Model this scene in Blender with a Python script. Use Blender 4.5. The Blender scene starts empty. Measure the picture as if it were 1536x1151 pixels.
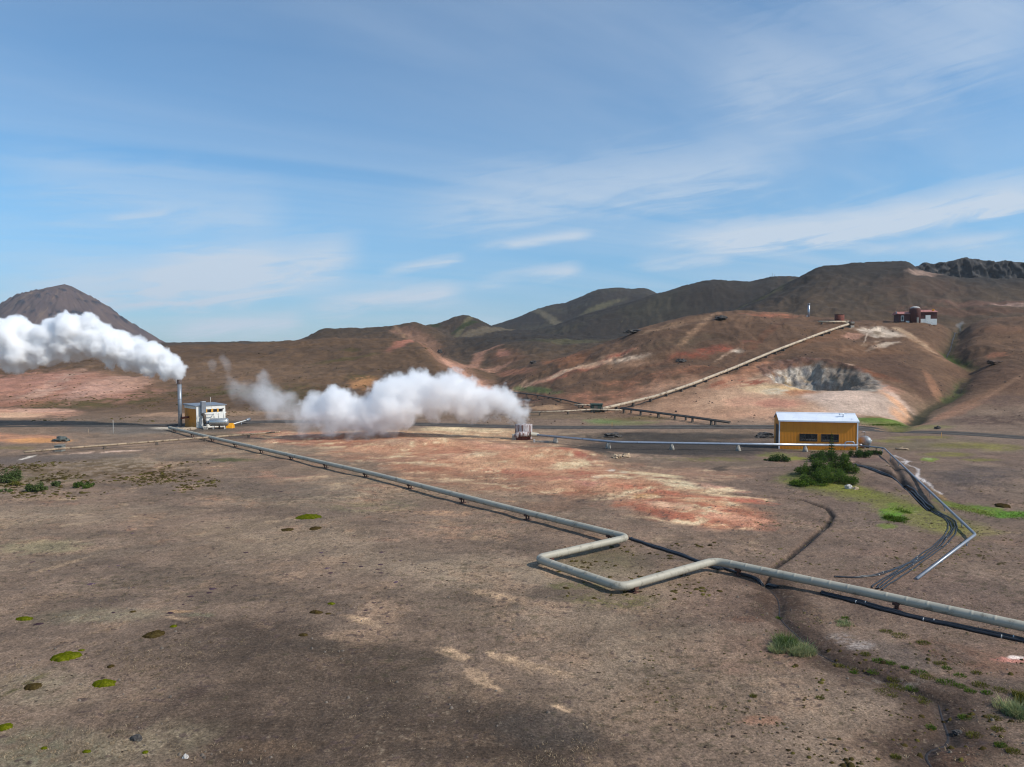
import bpy, bmesh, math, random
import numpy as np
from mathutils import Vector, Matrix, noise as mnoise

R = math.radians
random.seed(11)
rng = np.random.default_rng(5)
sc = bpy.context.scene
COL = sc.collection

# ------------------------------------------------------------------ camera model
F, CX, CY, CAMH = 1065.0, 768.0, 575.5, 14.0
TH = math.atan((575.5 - 530.0) / F)
CT, ST = math.cos(TH), math.sin(TH)


def ray(px, py):
    x = (px - CX) / F
    y = (CY - py) / F
    yy = CT + ST * y
    zz = -ST + CT * y
    return x / yy, zz / yy          # X and Z slope per metre of Y


def at(px, py, z=0.0):
    a, b = ray(px, py)
    Y = (z - CAMH) / b
    return Vector((a * Y, Y, z))


# ------------------------------------------------------------------ noise
_g = np.random.default_rng(3)
_perm = _g.permutation(256).astype(np.int32)
_ang = _g.random(256) * 2 * np.pi
_gx, _gy = np.cos(_ang).astype(np.float32), np.sin(_ang).astype(np.float32)


def pn(x, y, seed=0):
    x = np.asarray(x, np.float32) + np.float32(seed * 17.31)
    y = np.asarray(y, np.float32) - np.float32(seed * 9.73)
    xi = np.floor(x).astype(np.int32)
    yi = np.floor(y).astype(np.int32)
    xf = x - xi
    yf = y - yi
    u = xf * xf * xf * (xf * (xf * 6 - 15) + 10)
    v = yf * yf * yf * (yf * (yf * 6 - 15) + 10)

    def gr(ix, iy, dx, dy):
        h = _perm[(_perm[ix & 255] + iy) & 255]
        return _gx[h] * dx + _gy[h] * dy
    a = gr(xi, yi, xf, yf)
    b = gr(xi + 1, yi, xf - 1, yf)
    c = gr(xi, yi + 1, xf, yf - 1)
    d = gr(xi + 1, yi + 1, xf - 1, yf - 1)
    return (a + u * (b - a)) * (1 - v) + (c + u * (d - c)) * v


def fbm(x, y, o=4, seed=0, gain=.5):
    s = 0
    a = 1.0
    t = 0.0
    for i in range(o):
        s = s + a * pn(x, y, seed + i)
        t += a
        a *= gain
        x = np.asarray(x) * 2.03 + 3.1
        y = np.asarray(y) * 2.03 - 1.7
    return s / t * 1.5


def sstep(a, b, x):
    t = np.clip((x - a) / (b - a), 0, 1)
    return t * t * (3 - 2 * t)


# ------------------------------------------------------------------ terrain loft
def tab(rows):
    return [np.array([r[i] for r in rows], float) for i in range(len(rows[0]))]


TOE = tab([(-600, 150, .4), (0, 150, .5), (300, 160, .8), (640, 165, 1), (760, 165, 1.2), (900, 165, 1.2), (1000, 150, .8),
           (1080, 137, .4), (1160, 132, .3), (1300, 132, .3), (1430, 129, .3), (1536, 126, .3), (2300, 120, .3)])
MID = tab([(-600, 575, 215), (0, 572, 215), (130, 566, 215), (250, 572, 220), (400, 570, 225), (560, 572, 225), (640, 578, 215),
           (700, 590, 200), (745, 598, 195), (800, 596, 190), (860, 580, 190), (934, 562, 195), (1000, 552, 190),
           (1110, 543, 190), (1180, 540, 187), (1230, 541, 183), (1300, 545, 180), (1380, 552, 178), (1430, 566, 172),
           (1536, 545, 175), (2300, 545, 170)])
CR1 = tab([(-600, 540, 340), (0, 540, 340), (100, 533, 345), (190, 528, 360), (250, 519, 380), (310, 518.5, 385), (400, 516, 390), (455, 511, 395), (520, 508, 385),
           (600, 508, 375), (640, 515, 350), (662, 527, 335), (700, 550, 290), (745, 579, 235), (800, 556, 235), (830, 545, 240),
           (860, 533, 245), (900, 518, 250), (934, 505, 252), (965, 491, 255), (1000, 482, 258), (1040, 474.5, 260), (1075, 470.5, 260), (1110, 468, 262),
           (1180, 472, 260), (1230, 478, 258), (1300, 481, 255), (1380, 481.5, 250), (1425, 484, 246), (1440, 489, 245), (1455, 482, 243),
           (1480, 479, 240), (1536, 476, 235), (2300, 474, 230)])
CR2 = tab([(-600, 524, 520), (400, 521, 520), (440, 513, 520), (455, 509, 520), (475, 498, 520), (490, 492, 520), (520, 494.5, 520), (560, 492, 520),
           (600, 488, 520), (623, 484, 520), (655, 496, 500), (680, 507, 490), (700, 506, 485), (745, 505, 480), (930, 505, 480),
           (1000, 495, 480), (1060, 482, 480), (1090, 471, 480), (1116, 458, 480), (1140, 447, 480), (1165, 434, 485), (1195, 419, 490), (1222, 404, 495),
           (1240, 400.5, 500), (1265, 397.5, 500), (1330, 394.5, 500), (1358, 395, 490), (1374, 405, 480), (1400, 413, 470), (1450, 419, 470), (1536, 421, 470),
           (2300, 424, 470)])
CR3 = tab([(-600, 526, 750), (600, 510, 750), (640, 488, 760), (655, 487, 760), (668, 482, 760), (682, 475.5, 760), (697, 472.5, 760), (710, 476, 760),
           (735, 488, 760), (760, 495, 750), (800, 496, 750), (835, 487, 750), (880, 471, 750), (940, 455, 750), (984, 441, 750), (1010, 433.5, 750), (1040, 425, 750),
           (1062, 420.5, 750), (1080, 420, 750), (1110, 423.5, 750), (1130, 423, 750), (1155, 416.5, 750), (1180, 415.5, 750), (1200, 418, 750), (1260, 418, 750),
           (1330, 420, 750), (1536, 424, 750), (2300, 430, 750)])
CR4 = tab([(-600, 526, 1250), (560, 520, 1250), (690, 500, 1250), (735, 489.5, 1250), (755, 484, 1250), (780, 475, 1250), (805, 464, 1250), (822, 459, 1250), (833, 457, 1250),
           (845, 456, 1250), (870, 446, 1250), (890, 437, 1250), (905, 433.5, 1250), (928, 432, 1250), (945, 434.5, 1250), (960, 432.5, 1250), (972, 435, 1250),
           (990, 444, 1250), (1100, 450, 1250), (2300, 460, 1250)])
PX = np.arange(-700, 2400, 3.0)


def sm(v, n=3):
    k = np.hanning(2 * n + 3)[1:-1]
    k /= k.sum()
    p = np.pad(v, n, mode='edge')
    return np.convolve(p, k, 'valid')


def rib(t, n=3):
    px, py, Y = t
    zz = np.array([CAMH + Yi * ray(0, p)[1] for p, Yi in zip(py, Y)])
    return sm(np.interp(PX, px, zz), n), sm(np.interp(PX, px, Y), 6)


toeY, toeZ = sm(np.interp(PX, TOE[0], TOE[1]), 8), sm(np.interp(PX, TOE[0], TOE[2]), 8)
mz, mY = rib(MID, 8)
z1, Y1 = rib(CR1)
z2, Y2 = rib(CR2)
z3, Y3 = rib(CR3, 2)
z4, Y4 = rib(CR4, 2)
d1Y = Y1 + np.interp(PX, [600, 740, 930, 1100], [60, 70, 60, 60])
d1z = np.minimum(z1, z2) - np.interp(PX, [500, 640, 700, 745, 800, 900, 1000, 1100], [2, 3, 1, -1.5, -1.5, 2, 4, 3.5])
d2Y, d2z = (Y2 + Y3) / 2, np.minimum(z2, z3) - 2
d3Y, d3z = (Y3 + Y4) / 2, np.minimum(z3, z4) - 4
o = np.ones_like(PX)
KY = np.stack([-200 * o, toeY * .78, toeY * .9, toeY, mY, Y1, d1Y, Y2, d2Y, Y3, d3Y, Y4, 1900 * o, 6500 * o])
KZ = np.stack([0 * o, 0 * o, toeZ * .2, toeZ, mz, z1, d1z, z2, d2z, z3, d3z, z4, np.minimum(z4, 30) * .6, 0 * o])


def pchip_cols(KY, KZ, Yq):
    """monotone cubic through the ribs, every column at once"""
    h = np.diff(KY, axis=0)
    d = np.diff(KZ, axis=0) / h
    m = np.zeros_like(KZ)
    w1 = 2 * h[1:] + h[:-1]
    w2 = h[1:] + 2 * h[:-1]
    ok = d[:-1] * d[1:] > 0
    with np.errstate(divide='ignore', invalid='ignore'):
        mm = (w1 + w2) / (w1 / d[:-1] + w2 / d[1:])
    m[1:-1] = np.where(ok, mm, 0)
    out = np.empty((KY.shape[1], len(Yq)))
    for c in range(KY.shape[1]):
        i = np.clip(np.searchsorted(KY[:, c], Yq) - 1, 0, KY.shape[0] - 2)
        hh = h[i, c]
        t = (Yq - KY[i, c]) / hh
        out[c] = ((1 + 2 * t) * (1 - t) ** 2 * KZ[i, c] + t * (1 - t) ** 2 * hh * m[i, c]
                  + t * t * (3 - 2 * t) * KZ[i + 1, c] + t * t * (t - 1) * hh * m[i + 1, c])
    return out


LY = np.geomspace(60, 6000, 900)
LOFT = pchip_cols(KY, KZ, LY)


def loft(X, Y):
    Yc = np.clip(Y, 60, 5999)
    c = np.clip((CX + F * X / np.maximum(Y, 40) - PX[0]) / 3.0, 0, len(PX) - 1.001)
    r = np.clip(np.log(Yc / 60) / np.log(100) * 899, 0, 898.999)
    ci, ri = c.astype(int), r.astype(int)
    cf, rf = c - ci, r - ri
    return ((LOFT[ci, ri] * (1 - cf) + LOFT[ci + 1, ri] * cf) * (1 - rf)
            + (LOFT[ci, ri + 1] * (1 - cf) + LOFT[ci + 1, ri + 1] * cf) * rf)


def hit(px, py, zfun=None):
    zfun = zfun or base_z
    a, b = ray(px, py)
    Y = np.geomspace(14, 2500, 1500)
    zg = zfun(a * Y, Y)
    below = CAMH + b * Y < zg
    i = int(np.argmax(below)) if below.any() else len(Y) - 1
    if i > 0 and below.any():
        e0 = CAMH + b * Y[i - 1] - zg[i - 1]
        e1 = zg[i] - CAMH - b * Y[i]
        t = e0 / max(e0 + e1, 1e-9)
        Yh = Y[i - 1] + (Y[i] - Y[i - 1]) * t
    else:
        Yh = Y[i]
    return np.array([a * Yh, Yh])


def seg_dist(X, Y, pts):
    """distance to a polyline and the run along it (0..1)"""
    best = np.full(np.shape(X), 1e9)
    run = np.zeros(np.shape(X))
    pts = np.asarray(pts, float)
    L = np.r_[0, np.cumsum(np.hypot(*np.diff(pts, axis=0).T))]
    for i in range(len(pts) - 1):
        p, q = pts[i], pts[i + 1]
        d = q - p
        l2 = max((d * d).sum(), 1e-9)
        t = np.clip(((X - p[0]) * d[0] + (Y - p[1]) * d[1]) / l2, 0, 1)
        dd = np.hypot(X - p[0] - t * d[0], Y - p[1] - t * d[1])
        m = dd < best
        best = np.where(m, dd, best)
        run = np.where(m, (L[i] + t * (L[i + 1] - L[i])) / L[-1], run)
    return best, run


def dense(pts, step):
    pts = [np.asarray(p, float) for p in pts]
    out = [pts[0]]
    for p, q in zip(pts, pts[1:]):
        n = max(1, int(math.ceil(np.linalg.norm(q - p) / step)))
        out += [p + (q - p) * (k + 1) / n for k in range(n)]
    return out


def smooth_line(pts, it=3):
    pts = [np.asarray(p, float) for p in pts]
    for _ in range(it):
        q = [pts[0]]
        for a, b in zip(pts, pts[1:]):
            q += [a * .75 + b * .25, a * .25 + b * .75]
        q.append(pts[-1])
        pts = q
    return pts


base_z = lambda X, Y: loft(X, Y)
CREEK = [hit(1441, 486), hit(1430, 503), hit(1420, 518), hit(1441, 532), hit(1458, 541), hit(1452, 553), hit(1441, 566), hit(1437, 578), hit(1412, 594),
         hit(1392, 604), hit(1381, 616), hit(1366, 632), hit(1340, 643)]
_c = hit(1228, 560)
CRATER = np.array([_c[0] - .3, 172.5])
GUL = [hit(600, 492), hit(640, 512), hit(668, 533), hit(700, 556), hit(738, 582), hit(775, 600)]
MUD = [hit(*p) for p in [(1146, 872), (1166, 890), (1170, 908), (1168, 922), (1195, 945), (1212, 962), (1245, 985), (1290, 1000), (1340, 1018), (1408, 1046), (1414, 1068), (1428, 1104),
                         (1392, 1112), (1388, 1128), (1412, 1152)]]
DITCH = [hit(*p) for p in [(1060, 742), (1150, 748), (1205, 752), (1240, 764), (1249, 775), (1240, 790), (1218, 806), (1200, 822), (1186, 834), (1160, 852), (1146, 872)]]
TRENCH = [hit(*p) for p in [(1280, 694), (1318, 708), (1352, 727), (1366, 737), (1382, 752), (1397, 765)]]
TRENCH2 = [hit(*p) for p in [(1334, 688), (1343, 705), (1351, 722), (1362, 735)]]
ROADPX = [(-260, 644), (-100, 643), (0, 642.5), (150, 641), (260, 638.5), (340, 635), (450, 633), (640, 637), (800, 641.5), (950, 641.5), (1100, 642.5), (1290, 644), (1420, 650),
          (1536, 657.5), (1700, 668), (1900, 684)]
ROAD = [np.array(at(px, py)[:2]) for px, py in ROADPX]


def crater_e(X, Y):
    x, y = X - CRATER[0], Y - CRATER[1]
    x = x + y * .10
    wob = fbm(X * .22, Y * .22, 3, 40) * .28 + fbm(X * .07, Y * .07, 2, 44) * .25
    return np.sqrt((x / 11.8) ** 2 + (y / 16.0) ** 2) + wob * .6, x, y


def carve(X, Y):
    dz = np.zeros(np.shape(X))
    m = (Y > 110) & (Y < 290) & (X > 60) & (X < 200)
    if np.any(m):
        d, r = seg_dist(X[m], Y[m], CREEK)
        depth = .6 + 3.0 * np.sin(np.clip(r, 0, 1) * np.pi) ** 1.0
        dz[m] -= depth * np.exp(-(d / 5.5) ** 2) * 0.75 + .9 * np.exp(-(d / 1.8) ** 2)
    m = (np.abs(X - CRATER[0]) < 26) & (np.abs(Y - CRATER[1]) < 30)
    if np.any(m):
        e, x, y = crater_e(X[m], Y[m])
        ins = sstep(1.03, .44 - .26 * sstep(0, 8, x), e)
        floor_z = base_z(CRATER[0] + 0 * x, CRATER[1] - 16 + 0 * y) - 1.0
        zz = base_z(X[m], Y[m])
        dz[m] += ins * np.minimum(floor_z + .08 * (y + 13) - zz, 0) - 1.4 * ins + (1 - ins) * ins * 4 * fbm(X[m] / 2.2, Y[m] / 4, 3, 46) * .9
        lip = np.exp(-((np.hypot((x + 1) / 13.5, (y + 20) / 8) - .3) / .5) ** 2)
        dz[m] += .8 * lip * (1 - ins)
    m = (Y > 140) & (Y < 560) & (X > -120) & (X < 40)
    if np.any(m):
        d, r = seg_dist(X[m], Y[m], GUL)
        dz[m] -= 2.2 * np.exp(-(d / 7) ** 2)
    m = (Y < 80) & (Y > 20)
    if np.any(m):
        d, r = seg_dist(X[m], Y[m], MUD)
        dz[m] -= .18 * np.exp(-(d / .7) ** 2) + .10 * np.exp(-(d / .26) ** 2)
        d, r = seg_dist(X[m], Y[m], DITCH)
        dz[m] -= .24 * np.exp(-(d / .2) ** 2)
    m = (Y > 55) & (Y < 105) & (X > 20)
    if np.any(m):
        d, r = seg_dist(X[m], Y[m], TRENCH)
        dz[m] -= .45 * np.exp(-(d / .36) ** 2)
        d, r = seg_dist(X[m], Y[m], TRENCH2)
        dz[m] -= .3 * np.exp(-(d / .35) ** 2)
    return dz


MOUNDS = [(640, 668, 9, 5, 1.0), (760, 690, 14, 6, .7), (840, 685, 9, 4, .9), (960, 725, 12, 6, .5), (1060, 765, 10, 5, .35), (560, 655, 9, 4, .8),
          (1235, 712, 7, 5, .5), (1330, 640, 7, 4, 1.3), (60, 645, 20, 3, .5), (200, 1000, 8, 8, .35), (600, 900, 12, 9, .35), (1450, 720, 14, 9, .6)]
MW = [(at(px, py), rx, ry, h) for px, py, rx, ry, h in MOUNDS]


def road_mask(X, Y):
    d, _ = seg_dist(X, Y, ROAD)
    return sstep(7.5, 3.6, d)


def ground_z(X, Y, fine=True):
    X = np.asarray(X, float)
    Y = np.asarray(Y, float)
    z = base_z(X, Y) + carve(X, Y)
    for c, rx, ry, h in MW:
        z = z + h * np.exp(-((X - c[0]) / rx) ** 2 - ((Y - c[1]) / ry) ** 2)
    hill = sstep(125, 220, Y)
    flat = 1 - road_mask(X, Y)
    rad = np.maximum(Y, 1)
    n = hill * (fbm(X / 38, Y / 38, 4, 1) * .9 * np.clip(rad / 260, .5, 2.0) + fbm(X / 9, Y / 9, 3, 9) * .3 * np.clip(rad / 260, .6, 1.5))
    # sharp-crested relief: small ridges, slumps and gullies
    rg = 1 - np.abs(fbm(X / 17 + fbm(X / 30, Y / 30, 2, 33) * .7, Y / 24, 4, 23)) * 2.2
    n = n + hill * (rg - .5) * .8 * np.clip(rad / 230, .4, 1.6)
    n = n + hill * sstep(330, 250, Y) * (np.abs(fbm(X / 5.5 + fbm(X / 14, Y / 14, 2, 35), Y / 15, 3, 27)) - .3) * -.75
    # down-slope erosion rills on the hills
    n = n + hill * np.abs(fbm(X / 11 + fbm(X / 40, Y / 40, 2, 31), Y / 60, 3, 21)) * -.7 * np.clip(rad / 300, .3, 1.6)
    n = n + (1 - hill) * (fbm(X / 14, Y / 14, 3, 2) * .16 + fbm(X / 3.2, Y / 3.2, 3, 5) * .07)
    if fine:
        n = n + (1 - hill) * fbm(X / .7, Y / .7, 3, 7) * .03
    return z + n * (.08 + .92 * flat)


gz1 = lambda x, y: float(ground_z(np.array([x]), np.array([y]))[0])

# ------------------------------------------------------------------ ground sheet and its pigments
def lin(c):
    c = np.asarray(c, float) / 255.0
    return np.where(c <= .04045, c / 12.92, ((c + .055) / 1.055) ** 2.4)


us = np.concatenate([np.linspace(-1.8, -.80, 50)[:-1], np.linspace(-.80, .80, 980), np.linspace(.80, 1.8, 50)[1:]])
ys = np.concatenate([np.linspace(-60, 20.5, 24)[:-1], CAMH * F / np.arange(1270 - 530, 116, -1.35), np.geomspace(130, 1500, 470)[1:], np.geomspace(1500, 6000, 30)[1:]])
ys = np.unique(np.round(np.concatenate([ys, np.arange(157, 197, .3)]), 3))
GX = (us[None, :] * np.sqrt(ys[:, None] ** 2 + 144.0))
GY = np.repeat(ys[:, None], len(us), 1)
NR, NC = GX.shape
GX, GY = GX.ravel(), GY.ravel()
GZ = ground_z(GX, GY)

N25 = fbm(GX / 25, GY / 25, 4, 50)
N6 = fbm(GX / 6, GY / 6, 4, 60)
N15 = fbm(GX / 1.5, GY / 1.5, 3, 70)
N04 = fbm(GX / .4, GY / .4, 3, 80)
N80 = fbm(GX / 80, GY / 80, 4, 90)
# noise drawn out along X, like the banding of altered ground seen across the plain
NS = fbm((GX + N6 * 4) / 9, (GY + N6 * 3) / 3.2, 4, 100)
NF = fbm((GX + N6 * 2) / 3, (GY + N15) / 1.4, 3, 110)

C = np.empty((len(GX), 3))


def mix(c, m):
    m = np.clip(m, 0, 1)[:, None]
    C[:] = C * (1 - m) + lin(c) * m


def put(idx, c, m):
    m = np.clip(m, 0, 1)[:, None]
    C[idx] = C[idx] * (1 - m) + lin(c) * m


def blob(px, py, rx, ry, c, a=1.0, rot=0.0, soft=.5, warp=.5, streak=0.0, grain=0.0, thr=None):
    """a patch of pigment lying on the ground: centre and half-axes found by rays, edges torn by noise"""
    c0 = hit(px, py)
    cr, sr = math.cos(R(rot)), math.sin(R(rot))
    ax = (hit(px + rx * cr, py + rx * sr) - hit(px - rx * cr, py - rx * sr)) / 2
    lo, hi = hit(px + ry * sr, py + ry * cr), hit(px - ry * sr, py - ry * cr)
    ay = c0 - lo if np.linalg.norm(hi - c0) > 1.6 * np.linalg.norm(c0 - lo) else (hi - lo) / 2
    lim = np.linalg.norm(c0) * .28
    ax[0] = np.clip(ax[0], -1.3 * rx * c0[1] / F, 1.3 * rx * c0[1] / F)
    ax[1] = np.clip(ax[1], -lim * .45, lim * .45)
    if np.linalg.norm(ay) > lim * .8:
        ay *= lim * .8 / np.linalg.norm(ay)
    if np.linalg.norm(ax) > lim * 2:
        ax *= lim * 2 / np.linalg.norm(ax)
    det = ax[0] * ay[1] - ax[1] * ay[0]
    if abs(det) < 1e-9:
        return
    e = (abs(ax) + abs(ay)) * 1.9 + .5
    i = np.nonzero((np.abs(GX - c0[0]) < e[0]) & (np.abs(GY - c0[1]) < e[1]))[0]
    if not len(i):
        return
    x, y = GX[i] - c0[0], GY[i] - c0[1]
    s = (x * ay[1] - y * ay[0]) / det
    t = (ax[0] * y - ax[1] * x) / det
    size = math.sqrt(abs(det))
    n = N6[i] if size > 5 else (N15[i] if size > 1.2 else N04[i])
    n2 = N25[i] if size > 12 else (N6[i] if size > 3 else N15[i])
    fin = N15[i] if size > 5 else N04[i]
    r = np.sqrt(s * s + t * t) + warp * (.7 * n + .5 * n2 + .35 * fin)
    m = sstep(1 + soft * .5, 1 - soft, r) * a
    if streak:
        m = m * np.clip(1 - streak + streak * 2.2 * sstep(-.25, .45, NS[i]), 0, 1.2)
    if thr is not None:
        f = {'6': N6, '15': N15, '04': N04, 's': NS, 'f': NF, '25': N25}[thr[0]][i]
        m = m * sstep(thr[1] - .14, thr[1] + .14, f)
    if grain:
        m = m * (1 - grain + grain * 2 * sstep(-.4, .4, N15[i] + N04[i] * .5))
    put(i, c, m)


def stripe(pts, w, c, a=1.0, soft=.6, warp=.6, world=False, wfar=None):
    P = np.array(pts if world else [hit(*p) for p in pts])
    lo, hi = P.min(0) - w * 4, P.max(0) + w * 4
    i = np.nonzero((GX > lo[0]) & (GX < hi[0]) & (GY > lo[1]) & (GY < hi[1]))[0]
    if not len(i):
        return
    d, r = seg_dist(GX[i], GY[i], P)
    ww = w * (1 + warp * (N15[i] * .8 + N6[i] * .6))
    put(i, c, a * sstep(1 + soft, 1 - soft, d / np.maximum(ww, w * .15)))


# --- base soils ------------------------------------------------------------
C[:] = lin((119, 102, 88))
near = sstep(150, 95, GY)
mix((140, 125, 106), sstep(-.1, .4, N25) * .8 * near)
mix((98, 84, 74), sstep(.05, .5, fbm(GX / 17, GY / 12, 4, 120)) * .75 * near)
mix((146, 122, 100), sstep(.05, .45, N6 + .5 * N15) * .6 * near)
mix((90, 79, 70), sstep(.05, .45, fbm(GX / 11, GY / 5, 4, 125)) * .6 * near)
mix((88, 76, 66), sstep(.12, .6, NF) * .5 * near)
right = sstep(2, 22, GX - GY * .08) * near
mix((103, 87, 78), right * .55)
mix((120, 97, 84), right * sstep(0, .5, NS) * .45)
hillm = sstep(140, 175, GY)
mix((98, 78, 59), hillm)
mix((107, 85, 64), hillm * sstep(-.1, .5, N25) * .6)
mix((84, 69, 56), hillm * sstep(0, .5, fbm(GX / 45, GY / 30, 4, 130)) * .6)
mix((72, 64, 44), hillm * sstep(.3, .5, N15 + .4 * N6) * .35)
# the right-hand hill: redder
PXG = CX + F * GX / np.maximum(GY, 20)
rh = sstep(760, 900, PXG) * sstep(140, 160, GY) * sstep(330, 290, GY)
mix((104, 81, 64), rh * .85)
mix((120, 93, 72), rh * sstep(-.1, .5, N25 + .3 * N6) * .7)
mix((80, 64, 52), rh * sstep(.1, .5, fbm(GX / 30, GY / 22, 4, 140)) * .7)
# hills beyond
far = sstep(300, 400, GY) * sstep(600, 760, PXG)
mix((88, 75, 61), far)
mix((62, 57, 52), far * sstep(390, 440, GY))
rill = np.abs(fbm(GX / 11 + fbm(GX / 40, GY / 40, 2, 31), GY / 60, 3, 21))
mix((62, 60, 57), far * sstep(.25, .02, rill) * .4)
mix((56, 51, 46), far * sstep(420, 470, GY) * sstep(0, .5, N80) * .5)
mix((78, 76, 62), far * sstep(560, 700, GY) * sstep(.0, .5, fbm(GX / 70, GY / 50, 4, 150)) * .55)
mix((76, 66, 55), sstep(420, 520, GY) * sstep(700, 560, PXG))
mix((88, 73, 56), sstep(420, 520, GY) * sstep(700, 560, PXG) * sstep(-.1, .4, N80) * .6)

# --- left slope ---------------------------------------------------------------
PINK, CREAM, REDC, ORG, TAN, OLIVE, DARK, WHITE = (176, 128, 108), (200, 178, 148), (150, 84, 62), (181, 132, 84), (176, 140, 112), (82, 76, 40), (66, 59, 54), (214, 204, 190)
blob(70, 575, 165, 32, (163, 122, 102), .9, soft=.5, warp=.4)
blob(70, 572, 150, 24, (178, 130, 112), .8, streak=.6)
blob(160, 577, 65, 14, (186, 148, 132), .9, rot=-12, streak=.3)
blob(200, 575, 40, 9, (200, 158, 138), .7, rot=-12)
blob(60, 590, 60, 6, (198, 162, 142), .6, rot=-14, streak=.6)
blob(95, 570, 40, 8, (200, 172, 156), .5, rot=-20, streak=.6, warp=1.3, soft=.9)
blob(40, 605, 55, 6, (172, 120, 98), .7)
blob(150, 604, 120, 9, OLIVE, .75, rot=-3, thr=('6', .02), warp=.6)
blob(90, 607, 70, 6, (98, 86, 55), .7, thr=('15', -.1))
blob(210, 592, 50, 6, OLIVE, .7, rot=-6, thr=('6', .05))
blob(330, 588, 90, 10, OLIVE, .75, thr=('6', .05))
blob(430, 590, 70, 18, OLIVE, .8, thr=('15', .0))
blob(250, 585, 60, 5, OLIVE, .6, thr=('6', .1))
blob(545, 574, 24, 9, ORG, .8)
blob(540, 568, 24, 4, OLIVE, .8, thr=('15', -.1))
blob(520, 538, 60, 3, OLIVE, .6, rot=-8)
blob(525, 525, 18, 2, OLIVE, .6)
blob(320, 560, 220, 22, (126, 103, 82), .5)
blob(250, 623, 50, 4, (176, 144, 118), .6)
blob(360, 620, 60, 4, (150, 124, 98), .7)
blob(20, 620, 100, 7, (186, 140, 116), .9, streak=.3)
blob(10, 623, 60, 5, (205, 170, 140), .8)
blob(60, 616, 60, 3, (200, 160, 140), .7)
blob(30, 657, 70, 7, (178, 128, 98), .9, streak=.4)
blob(60, 661, 50, 4, (196, 142, 88), .9)
blob(20, 672, 40, 3, (112, 100, 66), .7)
blob(160, 634, 90, 5, (104, 92, 78), .7)
# gully with pale sides between plateau and right hill
stripe(GUL, 7, (146, 112, 92), .75, world=True)
stripe([(672, 536), (700, 556), (740, 582)], 3.0, (196, 150, 128), .8)
stripe([(690, 545), (720, 530), (745, 520)], 3.0, (176, 132, 110), .7)
blob(614, 511, 30, 4, (174, 116, 96), .8)
blob(640, 520, 28, 6, (150, 110, 88), .7, rot=30)
blob(600, 495, 34, 6, (136, 110, 86), .8, rot=20)
blob(840, 540, 40, 10, (142, 96, 66), .8)
blob(760, 535, 30, 14, (126, 92, 70), .6)
blob(755, 530, 10, 7, (176, 124, 104), .7)
blob(740, 555, 28, 5, (180, 136, 112), .7)
blob(770, 560, 30, 5, (160, 110, 84), .7)
blob(690, 497, 36, 8, (112, 108, 78), .6)
blob(740, 494, 60, 5, (122, 112, 92), .6)
blob(850, 512, 60, 4, (98, 98, 66), .5)
blob(700, 486, 22, 4, (58, 70, 36), .9, rot=-12, warp=.3)
blob(652, 488, 10, 3, (58, 70, 36), .8)
# terrace and green valley of the far hills
blob(830, 481, 60, 6, (128, 120, 96), .6, rot=-8)
blob(900, 460, 40, 6, (116, 112, 80), .6, rot=-20)
blob(930, 466, 30, 4, (118, 114, 84), .6, rot=12)
stripe([(1100, 467), (1118, 458), (1166, 436), (1190, 421)], 3.5, (92, 90, 60), .7)
# right-hand hill: colour bands down its left flank
for (px, py, rx, ry, cc, a, rot) in [
        (800, 572, 50, 5, (196, 160, 132), .9, -14), (835, 562, 46, 5, (178, 112, 88), .8, -18), (850, 556, 40, 4, (208, 178, 148), .9, -20),
        (880, 552, 50, 4, (164, 92, 72), .7, -18), (905, 542, 44, 5, (205, 172, 142), .9, -16), (940, 541, 34, 4, (214, 190, 166), .8, -10), (925, 535, 30, 4, (160, 92, 70), .8, -16),
        (955, 545, 40, 5, (190, 150, 120), .6, -6), (1000, 560, 90, 8, (150, 104, 78), .7, -8), (1060, 528, 70, 8, (146, 82, 62), .8, -10), (1090, 532, 22, 4, (190, 160, 134), .7, -30),
        (1105, 526, 9, 4, (206, 190, 172), .8, 0), (1020, 512, 60, 9, (92, 78, 62), .7, -6), (980, 545, 60, 6, (110, 82, 62), .7, -8),
        (870, 600, 60, 8, (166, 116, 92), .7, 8), (930, 593, 60, 9, (168, 118, 92), .7, -4), (1000, 575, 60, 8, (172, 126, 98), .8, -10), (960, 600, 40, 5, (178, 134, 108), .6, 0),
        (830, 592, 50, 5, (120, 88, 68), .7, 10), (1060, 480, 90, 5, (168, 134, 104), .6, -6), (1010, 486, 60, 4, (158, 128, 100), .6, -14),
        (1080, 478, 12, 4, (46, 38, 34), .9, 0), (1160, 473, 40, 3, (170, 110, 84), .7, 4), (955, 497, 26, 4, (60, 52, 46), .8, -24), (1020, 540, 14, 4, (66, 52, 44), .8, 10),
        (1040, 560, 50, 6, (96, 70, 54), .6, -10), (1150, 500, 60, 10, (112, 78, 58), .7, -24), (1250, 505, 60, 8, (126, 92, 68), .7, -10)]:
    blob(px, py, rx, ry, cc, a, rot, warp=1.0, streak=.35, grain=.55, soft=.8)
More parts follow.
